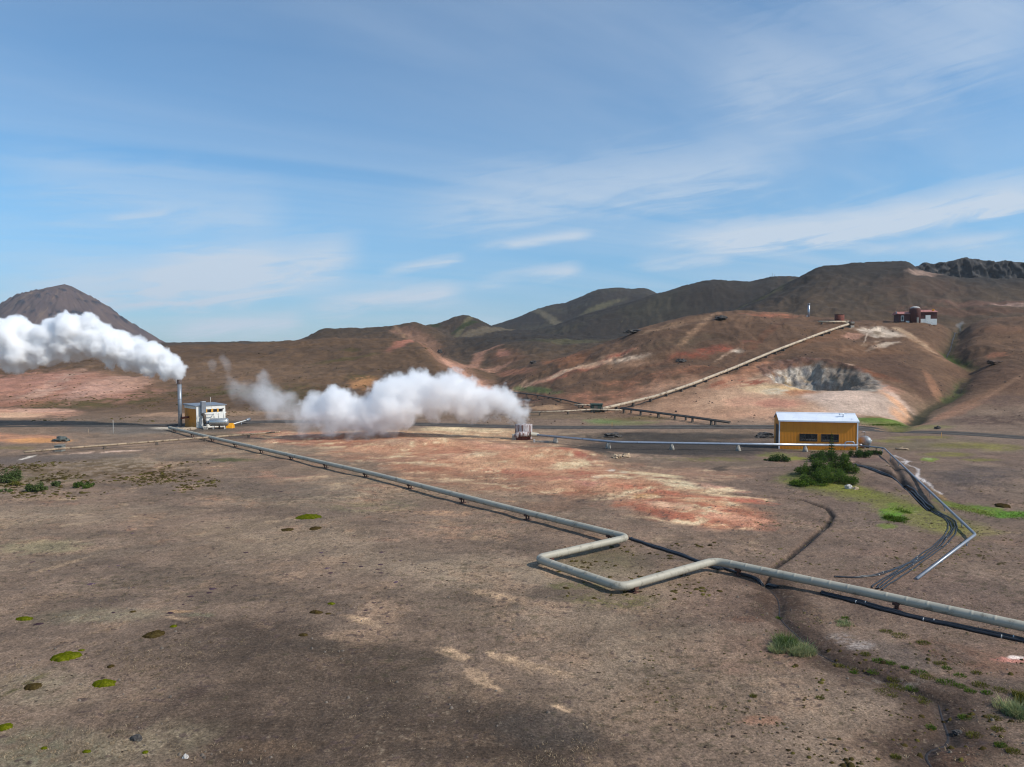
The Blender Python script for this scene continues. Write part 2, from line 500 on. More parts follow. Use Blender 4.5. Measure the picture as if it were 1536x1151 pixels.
# pale altered apron below and around the crater
blob(1150, 600, 200, 36, (182, 148, 122), .95, rot=0, soft=.7, warp=.5)
blob(1060, 612, 90, 22, (166, 130, 104), .7)
blob(1110, 585, 70, 22, (190, 156, 128), .8, rot=-20)
blob(1120, 560, 50, 16, (180, 128, 98), .7, rot=-24, streak=.3)
blob(1090, 575, 30, 7, (158, 92, 68), .7, rot=-10, thr=('6', -.1))
blob(1130, 577, 24, 8, (150, 80, 60), .8, rot=-8, thr=('15', -.15))
blob(1150, 585, 40, 8, (206, 180, 142), .9, rot=4, grain=.4)
blob(1170, 588, 30, 6, (208, 196, 172), .7, grain=.5)
blob(1205, 584, 55, 4, (222, 188, 138), .9, rot=4)
blob(1200, 590, 30, 5, (170, 112, 72), .8)
blob(1130, 603, 50, 8, (196, 150, 124), .8, streak=.3)
blob(1170, 606, 40, 7, (172, 118, 100), .7)
blob(1140, 622, 60, 8, (178, 138, 112), .7, grain=.4)
blob(1165, 628, 24, 5, (96, 82, 74), .6, thr=('15', 0))
blob(1285, 606, 84, 19, (184, 164, 150), .95, rot=6, soft=.4, warp=.3)
blob(1260, 600, 50, 9, (190, 168, 154), .7, rot=4)
blob(1330, 590, 44, 14, (196, 170, 154), .9, rot=28, streak=.25)
blob(1300, 572, 44, 9, (186, 140, 118), .8, rot=14)
blob(1345, 605, 34, 9, (206, 158, 120), .8, rot=30)
blob(1355, 622, 26, 8, (198, 150, 112), .8, rot=20)
blob(1295, 556, 60, 5, (142, 86, 56), .8, rot=14, streak=.3)
blob(1275, 549, 40, 3, (204, 172, 146), .7, rot=10, thr=('6', 0))
blob(1310, 535, 60, 8, (98, 74, 58), .8)
blob(1340, 555, 60, 16, (94, 72, 58), .85, rot=14)
blob(1370, 572, 44, 20, (92, 71, 58), .85, rot=30)
blob(1400, 575, 26, 14, (150, 110, 84), .7, rot=60)
blob(1322, 498, 36, 7, (220, 204, 186), .95, rot=8, streak=.3, warp=.6)
blob(1300, 503, 22, 6, (206, 186, 166), .8, rot=-30)
blob(1278, 503, 16, 4, (180, 138, 118), .8)
blob(1316, 500, 7, 4, (110, 96, 76), .8)
blob(1325, 519, 30, 3.5, (208, 190, 170), .8, rot=-10, thr=('6', -.1))
blob(1295, 519, 30, 2.5, (196, 170, 142), .7, rot=-12, thr=('6', -.1))
stripe([(1344, 493), (1370, 507), (1400, 521)], 1.2, (196, 168, 138), .8)
blob(1390, 520, 50, 14, (142, 110, 84), .6, rot=24, streak=.4)
blob(1290, 525, 70, 9, (126, 94, 70), .6)
# crater bowl: pale clay walls under a dark broken rim, ochre and grey seams
i = np.nonzero((np.abs(GX - CRATER[0]) < 22) & (np.abs(GY - CRATER[1]) < 24))[0]
e_, x_, y_ = crater_e(GX[i], GY[i])
V1 = fbm(GX[i] / 1.5, GZ[i] / 1.3, 4, 240)
V2 = fbm(GX[i] / 3.5, GZ[i] / 2.2, 3, 250)
V3 = fbm(GX[i] / .8, GZ[i] / .6, 3, 260)
put(i, (150, 142, 132), sstep(1.06, .94, e_ + .08 * V3))
wl = sstep(.98, .90, e_)
put(i, (206, 200, 190), wl * sstep(-.25, .25, V1) * .85)
put(i, (168, 138, 88), wl * sstep(.05, .35, V2) * .7)
put(i, (120, 122, 128), wl * sstep(.0, .3, fbm(GX[i] / 4, GZ[i] / 2.5, 3, 270)) * .75)
put(i, (112, 76, 62), sstep(.78, .92, e_ + .12 * V2) * sstep(1.08, .98, e_) * sstep(-4, 4, y_ + 3 * V2) * .85)
put(i, (86, 66, 56), sstep(.86, .95, e_ + .12 * V3) * sstep(1.06, 1.0, e_) * sstep(0, 6, y_) * sstep(-.2, .2, V1) * .9)
put(i, (96, 80, 66), wl * sstep(3, 8, x_ + 2 * V1) * .6)  # right-hand wall darkened: its shade is painted into the colour
put(i, (96, 84, 74), wl * sstep(.12, .3, V3) * .5)
# creek bed
stripe(CREEK, 2.2, (92, 80, 62), .5, world=True)
stripe(CREEK, .9, (54, 54, 38), .85, world=True)
stripe([(1420, 518), (1441, 532), (1458, 541)], 1.6, (72, 92, 40), .8)
stripe([(1452, 553), (1441, 566), (1437, 578), (1420, 588)], 1.2, (78, 86, 46), .7)
stripe([(1446, 560), (1438, 574)], .7, (40, 42, 40), .8)
stripe([(1381, 616), (1366, 632)], 1.5, (40, 42, 30), .8)
blob(1318, 634, 46, 6, (96, 122, 40), .95, warp=.3)
blob(1312, 628, 20, 4, (112, 96, 56), .8)
blob(1380, 640, 60, 3, (110, 112, 60), .6)
blob(1490, 560, 90, 30, (102, 78, 62), .7, rot=20)
blob(1440, 612, 70, 12, (146, 108, 86), .7, rot=-16, streak=.3)
blob(1480, 590, 60, 9, (128, 98, 76), .7, rot=-20)
blob(1490, 630, 80, 10, (88, 72, 64), .8, grain=.5)
blob(1515, 602, 40, 12, (96, 78, 68), .8, grain=.4)
stripe([(1370, 640), (1420, 622), (1470, 600), (1536, 562)], .5, (150, 118, 94), .35)

blob(1510, 545, 60, 8, (112, 84, 66), .6, rot=-30)
blob(1500, 495, 60, 6, (124, 92, 70), .7)
blob(1495, 530, 18, 3, (156, 104, 78), .6)
# big dark hill behind
blob(1390, 430, 70, 18, (92, 72, 60), .7, soft=.9)
blob(1385, 410, 26, 4, (168, 142, 128), .8, rot=8)
blob(1480, 455, 90, 5, (124, 92, 80), .6)
blob(1520, 457, 40, 3, (186, 158, 146), .6, streak=.6)
blob(1440, 470, 130, 7, (104, 76, 62), .6)
blob(1310, 440, 50, 26, (84, 70, 60), .5, rot=-40)
blob(1250, 425, 50, 16, (76, 68, 60), .6)
blob(1240, 432, 14, 5, (52, 46, 42), .7, rot=-50)
for k in range(26):
    x0 = 1130 + k * 11 + random.uniform(-4, 4)
    stripe([(x0 + 60, 410 + random.uniform(0, 10)), (x0 + 20, 440 + random.uniform(-6, 10)), (x0 - 6, 468)], random.uniform(.6, 1.6), random.choice([(88, 78, 68), (52, 48, 44), (92, 78, 68)]), .3)

# --- altered red and cream ground in the middle -----------------------------
blob(560, 655, 170, 10, (168, 124, 100), .85, warp=.5)
blob(450, 658, 70, 10, (172, 120, 98), .9, rot=4, streak=.3)
blob(400, 650, 50, 4, (182, 128, 106), .8)
blob(700, 650, 120, 11, (186, 160, 126), .85, grain=.4, warp=.6)
blob(680, 646, 60, 6, (206, 186, 148), .8, grain=.5)
blob(640, 677, 140, 13, (178, 134, 106), .9, warp=.5)
blob(760, 690, 170, 28, (184, 138, 108), .95, warp=.5, soft=.7)
blob(900, 725, 150, 26, (182, 134, 104), .9, rot=8, warp=.5)
blob(1040, 765, 120, 22, (170, 104, 78), .95, rot=7, warp=.4)
blob(700, 720, 130, 18, (138, 106, 84), .6, rot=6)
blob(1000, 715, 110, 14, (150, 120, 100), .6)
RED2 = (150, 92, 70)
for (px, py, rx, ry, cc, a, rot) in [
        (690, 680, 50, 7, RED2, .7, 0), (670, 690, 50, 6, (196, 150, 122), .8, 0), (750, 672, 60, 5, (186, 142, 120), .8, 4), (740, 700, 70, 6, (198, 156, 124), .8, 6),
        (800, 680, 60, 5, RED2, .6, 4), (830, 676, 40, 4, (208, 184, 128), .9, 0), (866, 690, 40, 4, (150, 70, 58), .8, 10), (860, 700, 36, 5, (214, 202, 164), .95, -4),
        (770, 710, 60, 5, (168, 96, 76), .7, 4), (880, 715, 30, 6, (160, 82, 66), .8, 8), (842, 722, 40, 5, (178, 118, 100), .7, 4), (885, 730, 24, 5, (190, 130, 118), .7, 0),
        (917, 707, 7, 2.5, WHITE, .9, 0), (936, 712, 9, 3, WHITE, .9, 0), (897, 722, 10, 3, (216, 204, 176), .9, 0), (980, 716, 50, 6, (214, 204, 164), .9, 8), (1020, 732, 50, 6, (214, 206, 172), .95, 8),
        (975, 740, 60, 4, (186, 100, 76), .8, 8), (1070, 744, 60, 4, (206, 186, 148), .9, 7), (1075, 736, 40, 4, (206, 160, 140), .7, 6), (1110, 754, 50, 5, (176, 90, 68), .9, 4),
        (970, 748, 20, 4, (206, 160, 92), .8, 0), (1060, 758, 60, 4, (208, 172, 132), .8, 8), (1010, 764, 50, 6, (220, 186, 156), .9, 6), (1080, 776, 60, 6, (212, 158, 130), .9, 8),
        (1120, 785, 40, 5, (206, 150, 122), .9, 4), (1000, 776, 50, 5, (152, 74, 56), .8, 12), (1050, 786, 60, 4, (164, 84, 62), .8, 6), (950, 760, 30, 4, (160, 84, 62), .7, 4),
        (650, 700, 30, 3, (200, 184, 150), .7, 0), (720, 690, 26, 3, (206, 192, 160), .7, 0), (640, 705, 60, 5, (158, 108, 84), .7, 2), (600, 668, 40, 5, (198, 166, 140), .7, 0),
        (520, 667, 60, 5, (150, 96, 78), .7, 0), (480, 655, 40, 4, (196, 150, 128), .7, 0), (560, 690, 60, 5, (140, 100, 80), .6, 4), (800, 735, 60, 6, (150, 108, 86), .6, 6)]:
    blob(px, py, rx, ry, cc, a * .9, rot, warp=.7, grain=.3, soft=.6)
i = np.nonzero((GY > 52) & (GY < 128) & (np.abs(GX) < 45))[0]
redz = sstep(.03, .25, C[i, 0] - C[i, 2] - .0) * sstep(.14, .22, C[i, 0])
put(i, (142, 82, 60), redz * sstep(.05, .4, fbm((GX[i] + N6[i] * 3) / 5, (GY[i] + N6[i] * 2) / 2.2, 5, 198)) * .6)
put(i, (212, 194, 158), redz * sstep(.2, .6, NS[i] - .5 * N15[i]) * .6)
Q1 = fbm((GX[i] + N6[i] * 3) / 4.5, (GY[i] + N15[i] + N6[i] * 2) / 2.6, 5, 190)
Q2 = fbm((GX[i] + N6[i] * 1.5) / 1.3, (GY[i] + N15[i]) / .9, 4, 195)
put(i, (196, 160, 122), redz * sstep(.0, .35, Q1) * .6)
put(i, (216, 198, 162), redz * sstep(.2, .42, Q1) * .85)
put(i, (158, 116, 84), redz * sstep(.1, .4, Q2) * .5)
put(i, (146, 112, 88), redz * .22)
put(i, (124, 96, 80), redz * sstep(.15, .5, N15[i] + .3 * N04[i]) * .35)
# --- dark gravel pads and cuttings ----------------------------------------
blob(1010, 672, 190, 14, (62, 58, 55), .97, warp=.25, soft=.4)
blob(1010, 655, 200, 8, (60, 56, 51), .9, warp=.3)
blob(900, 656, 50, 5, (124, 108, 90), .6, thr=('15', 0))
blob(930, 652, 40, 5, (44, 41, 38), .7, thr=('15', 0))
blob(890, 684, 50, 5, (60, 56, 53), .9, rot=8)
blob(960, 692, 80, 4, (112, 98, 86), .8)
blob(1060, 690, 90, 3.5, (100, 96, 54), .7, thr=('15', -.1))
blob(985, 688, 60, 5, (150, 126, 108), .6, thr=('15', .05))
blob(1120, 698, 80, 5, (112, 98, 84), .7)
blob(1080, 705, 14, 4, (54, 50, 46), .7)
blob(800, 657, 30, 4, (112, 96, 82), .7)
blob(60, 690, 110, 8, (100, 90, 84), .95, rot=-3, warp=.3)
blob(150, 684, 60, 4, (106, 96, 88), .8)
blob(160, 678, 80, 1.5, (206, 178, 160), .8, rot=-3, warp=.6, thr=('15', -.15))
blob(42, 686, 13, 1.6, (212, 206, 196), .9, rot=-14)
blob(200, 646, 90, 6, (98, 94, 90), .85, warp=.3)
blob(300, 645, 70, 4, (74, 70, 66), .8, warp=.3)
blob(350, 636, 60, 5, (64, 60, 54), .8, warp=.4)
blob(250, 643, 24, 2, (184, 178, 166), .9, warp=.1)
blob(360, 652, 60, 2.2, (104, 92, 70), .7)
blob(240, 668, 70, 6, (136, 116, 98), .6)
blob(270, 690, 50, 3, (82, 72, 66), .6)
blob(350, 690, 40, 3, (74, 78, 42), .8)
# olive heath with dry tufts at left
blob(150, 705, 170, 18, (98, 82, 58), .75, warp=.4, thr=('15', -.05))
blob(220, 708, 90, 12, (84, 66, 42), .7, thr=('15', .02))
blob(30, 722, 90, 14, (92, 88, 48), .6, thr=('15', .05))
blob(420, 712, 60, 6, (170, 128, 104), .6, thr=('6', 0))
blob(350, 730, 130, 8, (104, 92, 82), .6)
blob(430, 745, 120, 12, (98, 88, 78), .6)
blob(120, 770, 160, 16, (138, 122, 104), .5)
blob(60, 820, 80, 12, (128, 124, 92), .5)
blob(420, 800, 140, 30, (136, 120, 100), .5, grain=.5)
blob(180, 830, 160, 9, (104, 92, 80), .6, rot=-6)
blob(260, 870, 140, 12, (100, 88, 77), .6, rot=-4)
blob(95, 848, 50, 3, (164, 140, 112), .5, rot=-16)
blob(690, 800, 90, 10, (150, 122, 100), .5, thr=('15', -.1))
blob(820, 760, 60, 9, (126, 98, 78), .5)
blob(560, 760, 70, 10, (120, 114, 84), .5, thr=('15', -.1))
blob(660, 770, 40, 5, (176, 140, 108), .5, thr=('15', 0))
# gravel flat in the foreground, blended darker than the soil around it
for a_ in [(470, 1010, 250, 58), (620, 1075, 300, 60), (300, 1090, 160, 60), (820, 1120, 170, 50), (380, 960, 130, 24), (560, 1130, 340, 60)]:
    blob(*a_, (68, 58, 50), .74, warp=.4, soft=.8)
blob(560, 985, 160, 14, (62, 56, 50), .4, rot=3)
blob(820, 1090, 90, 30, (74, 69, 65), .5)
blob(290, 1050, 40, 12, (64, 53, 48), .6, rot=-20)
blob(400, 1125, 80, 14, (112, 92, 74), .4)
blob(690, 1110, 90, 14, (112, 94, 78), .4, thr=('04', -.1))
for a_ in [(680, 985, 26, 9), (755, 990, 30, 8), (718, 1018, 22, 14), (790, 1000, 20, 9), (830, 1008, 30, 6), (840, 1060, 18, 5), (735, 1030, 20, 5), (265, 940, 20, 4), (545, 940, 30, 6), (740, 900, 40, 6)]:
    blob(*a_, (172, 146, 118), .75, rot=12, warp=.8, grain=.5)
blob(230, 1120, 120, 30, (128, 118, 98), .5, rot=-6, grain=.6, warp=.6)
blob(60, 1130, 120, 40, (120, 116, 96), .6, grain=.6)
blob(60, 1040, 90, 30, (126, 116, 96), .5, grain=.6)
blob(40, 1035, 46, 6, (84, 78, 44), .8, rot=-24, thr=('04', -.1))
blob(250, 1105, 30, 12, (206, 190, 168), .0)
blob(150, 930, 110, 14, (126, 120, 98), .5, grain=.5)
blob(300, 935, 26, 4, (116, 118, 96), .5)
blob(270, 928, 20, 3, (176, 142, 104), .6)
# loop interior and right-hand ground
blob(900, 845, 80, 24, (112, 104, 78), .5, grain=.5)
blob(920, 905, 80, 14, (104, 98, 62), .6, grain=.6, thr=('04', -.15))
blob(870, 885, 60, 6, (92, 94, 52), .6, thr=('04', -.1))
blob(1100, 900, 120, 40, (112, 92, 80), .6)
blob(1120, 980, 160, 30, (120, 94, 80), .5, streak=.3)
blob(1000, 1060, 140, 40, (128, 108, 90), .5, grain=.6)
blob(1150, 1000, 100, 16, (90, 80, 66), .5, thr=('15', -.05))
blob(1140, 1080, 30, 8, (150, 112, 90), .7)
blob(1120, 930, 30, 5, (100, 74, 60), .6)
blob(1400, 900, 160, 40, (102, 86, 78), .6)
blob(1330, 985, 110, 26, (88, 79, 74), .7)
blob(1450, 1040, 120, 30, (84, 74, 68), .6)
blob(1440, 1120, 90, 40, (92, 76, 64), .7)
blob(1450, 985, 110, 20, (106, 78, 62), .5, rot=14, grain=.5)
blob(1520, 990, 30, 5, (170, 116, 104), .9)
blob(1524, 986, 14, 2.5, (222, 210, 204), .9)
blob(1390, 760, 150, 34, (98, 84, 76), .5)
blob(1470, 720, 70, 22, (90, 80, 76), .8, grain=.4)
blob(1440, 725, 26, 9, (76, 68, 66), .7)
blob(1380, 668, 90, 10, (102, 94, 74), .7)
for a_ in [(1450, 668, 60, 5), (1500, 672, 40, 6), (1380, 656, 50, 2.5), (1420, 682, 40, 4), (1470, 690, 30, 3), (1340, 662, 30, 3)]:
    blob(*a_, (112, 108, 52), .7, grain=.4)
blob(1395, 690, 14, 3, (120, 138, 44), .9)
blob(1392, 689, 8, 1.6, (150, 170, 110), .7, rot=10)
blob(1245, 672, 60, 4, (112, 122, 40), .9)
blob(1230, 722, 56, 14, (74, 90, 30), .9, warp=.3)
blob(1195, 722, 36, 6, (92, 98, 42), .8)
blob(1270, 735, 60, 7, (102, 106, 42), .8, rot=10)
stripe([(1240, 730), (1300, 746), (1360, 762), (1420, 790)], 2.6, (108, 112, 42), .7, warp=.8)
blob(1340, 770, 20, 12, (92, 140, 32), .95)
blob(1352, 764, 30, 7, (110, 128, 40), .8)
blob(1330, 790, 16, 4, (110, 128, 48), .7)
blob(1480, 766, 56, 7, (104, 132, 36), .9, rot=8)
blob(1440, 760, 40, 5, (112, 128, 44), .8, rot=14)
blob(1520, 772, 30, 6, (92, 140, 34), .9)
blob(1410, 745, 16, 5, (150, 120, 62), .6, rot=30)
blob(1300, 690, 40, 6, (104, 84, 78), .7)
blob(1165, 683, 30, 4, (100, 104, 50), .7)
blob(1190, 688, 24, 3, (128, 132, 44), .8)
blob(930, 634, 50, 5, (108, 112, 70), .7)
blob(905, 632, 30, 4, (110, 134, 78), .6)
blob(960, 628, 60, 4, (98, 86, 50), .7)
blob(800, 582, 40, 5, (102, 118, 70), .8, rot=8)
blob(820, 612, 30, 4, (184, 150, 116), .7)
blob(760, 606, 40, 3, (196, 166, 136), .5)
blob(850, 625, 90, 5, (120, 104, 82), .6)
# white mineral crust by the thin pipe
stripe([(1341, 683), (1352, 688), (1361, 692), (1358, 698), (1367, 702), (1377, 709), (1378, 716), (1375, 723), (1386, 728), (1395, 733), (1402, 739), (1414, 744)], .16, (182, 178, 180), .85, warp=1.3, soft=.7)
blob(1385, 727, 10, 2.5, (186, 182, 184), .8, rot=20, warp=.8)
blob(1358, 694, 7, 2, (186, 182, 184), .8, warp=.8)
blob(1372, 712, 10, 5, (128, 120, 70), .0)
# wet mud, ditches, trenches
stripe(MUD, 1.5, (66, 53, 45), .85, world=True, warp=.9)
stripe(MUD, .30, (62, 54, 50), .9, world=True, warp=.3)
blob(1290, 970, 22, 8, (150, 144, 142), .6, thr=('04', -.1))
blob(1262, 958, 26, 9, (130, 122, 118), .6, thr=('04', -.1))
blob(1300, 1000, 40, 7, (70, 58, 50), .6)
blob(1340, 1020, 60, 7, (120, 114, 108), .5, thr=('04', 0))
blob(1155, 895, 26, 12, (78, 62, 52), .7)
blob(1430, 1130, 40, 22, (88, 68, 56), .8)
blob(1465, 1075, 40, 10, (64, 58, 54), .6, thr=('04', 0))
stripe(DITCH, .4, (86, 70, 60), .5, world=True)
stripe(DITCH[2:10], .17, (40, 37, 36), .95, world=True)
stripe(TRENCH, .30, (40, 37, 36), .9, world=True)  # black shadow inside the trench, painted as a near-black strip
stripe(TRENCH2, .3, (60, 52, 48), .7, world=True)
# speckle: dark heather, dry stems and pale stones
nr = sstep(110, 60, GY)
mix((74, 62, 60), nr * sstep(.36, .52, N04 + .5 * N15 + .25 * N6) * .75)
mix((66, 62, 44), nr * sstep(.34, .5, fbm(GX / .6 + 7, GY / .45, 3, 160) + .5 * fbm(GX / 9, GY / 9, 2, 170)) * .5)
mix((160, 146, 126), nr * sstep(.42, .6, fbm(GX / .3, GY / .3, 2, 180) + .4 * N6) * .22)
C *= np.array([1.20, 1.09, .97])
Lm = C @ np.array([.3, .6, .1])
C = Lm[:, None] + (C - Lm[:, None]) * .93
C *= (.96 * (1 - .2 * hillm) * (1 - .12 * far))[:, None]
grn = C[:, 1] > C[:, 0]
C[grn] = C[grn] * .8
C = np.clip(C, .012, .85)

me = bpy.data.meshes.new('ground')
nv = NR * NC
me.vertices.add(nv)
co = np.stack([GX, GY, GZ], 1).astype(np.float32)
me.vertices.foreach_set('co', co.ravel())
a_ = (np.arange(NR - 1)[:, None] * NC + np.arange(NC - 1)[None, :]).ravel()
quads = np.stack([a_, a_ + 1, a_ + NC + 1, a_ + NC], 1).astype(np.int32)
me.loops.add(len(quads) * 4)
me.loops.foreach_set('vertex_index', quads.ravel())
me.polygons.add(len(quads))
me.polygons.foreach_set('loop_start', np.arange(0, len(quads) * 4, 4, dtype=np.int32))
me.polygons.foreach_set('use_smooth', np.ones(len(quads), bool))
me.update(calc_edges=True)
at_ = me.color_attributes.new('soil', 'FLOAT_COLOR', 'POINT')
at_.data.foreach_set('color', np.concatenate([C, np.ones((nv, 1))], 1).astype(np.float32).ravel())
ground = bpy.data.objects.new('ground', me)
COL.objects.link(ground)
ground['kind'] = 'structure'
ground['label'] = 'brown volcanic plain with red and cream altered ground rising into bare hills'

# ------------------------------------------------------------------ node helpers
def new_mat(name):
    m = bpy.data.materials.new(name)
    m.use_nodes = True
    nt = m.node_tree
    nt.nodes.clear()
    return m, nt


class NT:
    def __init__(s, nt):
        s.nt = nt

    def n(s, typ, **kw):
        nd = s.nt.nodes.new(typ)
        for k, v in kw.items():
            if k.startswith('i_'):
                s.set(nd, k[2:].replace('_', ' '), v)
            else:
                setattr(nd, k, v)
        return nd

    def set(s, nd, key, v):
        inp = nd.inputs[key]
        if hasattr(v, 'is_output'):
            s.nt.links.new(v, inp)
        else:
            inp.default_value = v

    def m(s, op, a, b=0.0, c=0.0, clamp=False):
        nd = s.nt.nodes.new('ShaderNodeMath')
        nd.operation = op
        nd.use_clamp = clamp
        for i, v in enumerate((a, b, c)):
            s.set(nd, i, v)
        return nd.outputs[0]

    def noise(s, vec, scale, detail=4, rough=.55, dist=0.0):
        nd = s.n('ShaderNodeTexNoise')
        if vec is not None:
            s.set(nd, 'Vector', vec)
        s.set(nd, 'Scale', scale)
        s.set(nd, 'Detail', detail)
        s.set(nd, 'Roughness', rough)
        s.set(nd, 'Distortion', dist)
        return nd.outputs['Fac']

    def ramp(s, fac, a, b, lo=0.0, hi=1.0):
        nd = s.n('ShaderNodeMapRange')
        nd.interpolation_type = 'SMOOTHSTEP'
        s.set(nd, 0, fac)
        for i, v in enumerate((a, b, lo, hi)):
            s.set(nd, i + 1, v)
        return nd.outputs[0]

    def mixc(s, fac, a, b, typ='MIX'):
        nd = s.n('ShaderNodeMix', data_type='RGBA', blend_type=typ)
        s.set(nd, 0, fac)
        for i, v in ((6, a), (7, b)):
            if hasattr(v, 'is_output'):
                s.nt.links.new(v, nd.inputs[i])
            else:
                nd.inputs[i].default_value = (*v[:3], 1)
        return nd.outputs[2]


def L3(r, g, b):
    return tuple(float(x) for x in lin((r, g, b)))


def mat(name, rgb, rough=.7, metal=0.0, var=.18, scale=2.0, rgb2=None, amount=.5, bump=.0, bscale=8, stretch=(1, 1, 1), trans=0.0):
    """painted / weathered surface: colour broken up by noise, optional second (dirt, rust) colour"""
    mt, nt = new_mat(name)
    g = NT(nt)
    out = g.n('ShaderNodeOutputMaterial')
    b = g.n('ShaderNodeBsdfPrincipled')
    tc = g.n('ShaderNodeTexCoord')
    mp = g.n('ShaderNodeMapping')
    mp.inputs['Scale'].default_value = stretch
    nt.links.new(tc.outputs['Object'], mp.inputs[0])
    v = mp.outputs[0]
    n1 = g.noise(v, scale, 6, .6)
    c = L3(*rgb)
    col = g.mixc(g.ramp(n1, .3, .7), tuple(x * (1 - var) for x in c), tuple(min(1, x * (1 + var)) for x in c))
    if rgb2:
        n2 = g.noise(v, scale * 1.9, 7, .65, .4)
        col = g.mixc(g.ramp(n2, .62 - amount * .3, .74 - amount * .2), col, L3(*rgb2))
    g.set(b, 'Base Color', col)
    g.set(b, 'Roughness', g.ramp(n1, .2, .8, max(.05, rough - .12), min(1, rough + .12)))
    b.inputs['Metallic'].default_value = metal
    if bump:
        bn = g.n('ShaderNodeBump')
        bn.inputs['Strength'].default_value = bump
        bn.inputs['Distance'].default_value = .05
        g.set(bn, 'Height', g.noise(v, bscale, 6, .6))
        nt.links.new(bn.outputs[0], b.inputs['Normal'])
    nt.links.new(b.outputs[0], out.inputs[0])
    return mt


def ground_mat():
    mt, nt = new_mat('volcanic_soil')
    g = NT(nt)
    out = g.n('ShaderNodeOutputMaterial')
    b = g.n('ShaderNodeBsdfPrincipled')
    at = g.n('ShaderNodeAttribute', attribute_name='soil')
    tc = g.n('ShaderNodeTexCoord')
    v = tc.outputs['Object']
    n1 = g.noise(v, 1.6, 6, .7)
    n2 = g.noise(v, 7.5, 5, .72)
    n3 = g.noise(v, .22, 6, .66, .5)
    f = g.m('MULTIPLY', g.ramp(n1, .25, .75, .80, 1.22), g.ramp(n2, .28, .72, .60, 1.42))
    f = g.m('MULTIPLY', f, g.ramp(n3, .28, .72, .80, 1.2))
    n4 = g.noise(v, 17.0, 3, .7)
    f = g.m('MULTIPLY', f, g.ramp(n4, .32, .68, .72, 1.3))
    vm = g.n('ShaderNodeVectorMath', operation='SCALE')
    nt.links.new(at.outputs['Color'], vm.inputs[0])
    g.set(vm, 'Scale', f)
    col = vm.outputs[0]
    # grit: small pale stones and dark crumbs
    vo = g.n('ShaderNodeTexVoronoi', feature='F1')
    g.set(vo, 'Vector', v)
    vo.inputs['Scale'].default_value = 7.0
    sep = g.n('ShaderNodeSeparateColor')
    nt.links.new(vo.outputs['Color'], sep.inputs[0])
    dot = g.m('MULTIPLY', g.ramp(vo.outputs['Distance'], .26, .12), g.m('GREATER_THAN', sep.outputs[0], .9))
    col = g.mixc(g.m('MULTIPLY', dot, .3), col, L3(176, 160, 140))
    dk = g.m('MULTIPLY', g.ramp(vo.outputs['Distance'], .36, .2), g.m('LESS_THAN', sep.outputs[1], .22))
    col = g.mixc(g.m('MULTIPLY', dk, .5), col, L3(58, 50, 44))
    g.set(b, 'Base Color', col)
    b.inputs['Roughness'].default_value = .95
    b.inputs['Specular IOR Level'].default_value = .15
    bn = g.n('ShaderNodeBump')
    bn.inputs['Strength'].default_value = .55
    bn.inputs['Distance'].default_value = .08
    h = g.m('ADD', g.m('MULTIPLY', n1, 1.0), g.m('MULTIPLY', n2, .6))
    h = g.m('ADD', h, g.m('MULTIPLY', n3, 8.0))
    g.set(bn, 'Height', h)
    nt.links.new(bn.outputs[0], b.inputs['Normal'])
    nt.links.new(b.outputs[0], out.inputs[0])
    return mt


ground.data.materials.append(ground_mat())

# ------------------------------------------------------------------ sky, sun, camera
SUN = Vector((.70, -.26, .66)).normalized()
w = bpy.data.worlds.new('World')
sc.world = w
w.use_nodes = True
nt = w.node_tree
nt.nodes.clear()
g = NT(nt)
wo = g.n('ShaderNodeOutputWorld')
bg = g.n('ShaderNodeBackground')
sky = g.n('ShaderNodeTexSky', sky_type='NISHITA', sun_disc=False)
sky.sun_elevation = math.asin(SUN.z)
sky.sun_rotation = math.atan2(SUN.x, SUN.y)
sky.altitude = 350
sky.air_density = 1.0
sky.dust_density = .6
sky.ozone_density = 1.6
SKYS = .125
tc = g.n('ShaderNodeTexCoord')
sx = g.n('ShaderNodeSeparateXYZ')
nt.links.new(tc.outputs['Generated'], sx.inputs[0])
X_, Y_, Z_ = sx.outputs
az = g.m('ARCTAN2', X_, Y_)
el = g.m('ARCSINE', Z_)
# high cloud sheet: direction projected on a plane overhead
zc = g.m('MAXIMUM', Z_, .0)
den = g.m('ADD', zc, .09)
px_ = g.m('DIVIDE', X_, den)
py_ = g.m('DIVIDE', Y_, den)
cmb = g.n('ShaderNodeCombineXYZ')
# streaks run from lower left to upper right: rotate and stretch
ca, sa = math.cos(R(24)), math.sin(R(24))
g.set(cmb, 0, g.m('ADD', g.m('MULTIPLY', px_, ca * .16), g.m('MULTIPLY', py_, sa * .16)))
g.set(cmb, 1, g.m('SUBTRACT', g.m('MULTIPLY', py_, ca * .55), g.m('MULTIPLY', px_, sa * .55)))
veil = g.noise(cmb.outputs[0], 1.5, 7, .52, .9)
fine = g.noise(cmb.outputs[0], 5.0, 8, .62, 1.6)
cov = g.ramp(veil, .25, .78)
cov = g.m('MULTIPLY', cov, g.ramp(fine, .2, .75, .78, 1.0))
cov = g.m('MULTIPLY', cov, g.ramp(g.m('ADD', az, g.m('MULTIPLY', el, -.5)), -.75, .55, .38, .68))
cov = g.m('ADD', cov, g.ramp(Z_, .16, .0, 0, .10))
# wisps: (az0, az1, el at az0, el at az1, bend, half width, strength)
cmb2 = g.n('ShaderNodeCombineXYZ')
g.set(cmb2, 0, g.m('MULTIPLY', az, 5.0))
g.set(cmb2, 1, g.m('SUBTRACT', g.m('MULTIPLY', el, 34.0), g.m('MULTIPLY', az, 4.0)))
wn = g.noise(cmb2.outputs[0], 1.6, 7, .6, 1.1)


def azel(px, py):
    a, b = ray(px, py)
    return math.atan2(a, 1), math.atan2(b, math.hypot(1, a))


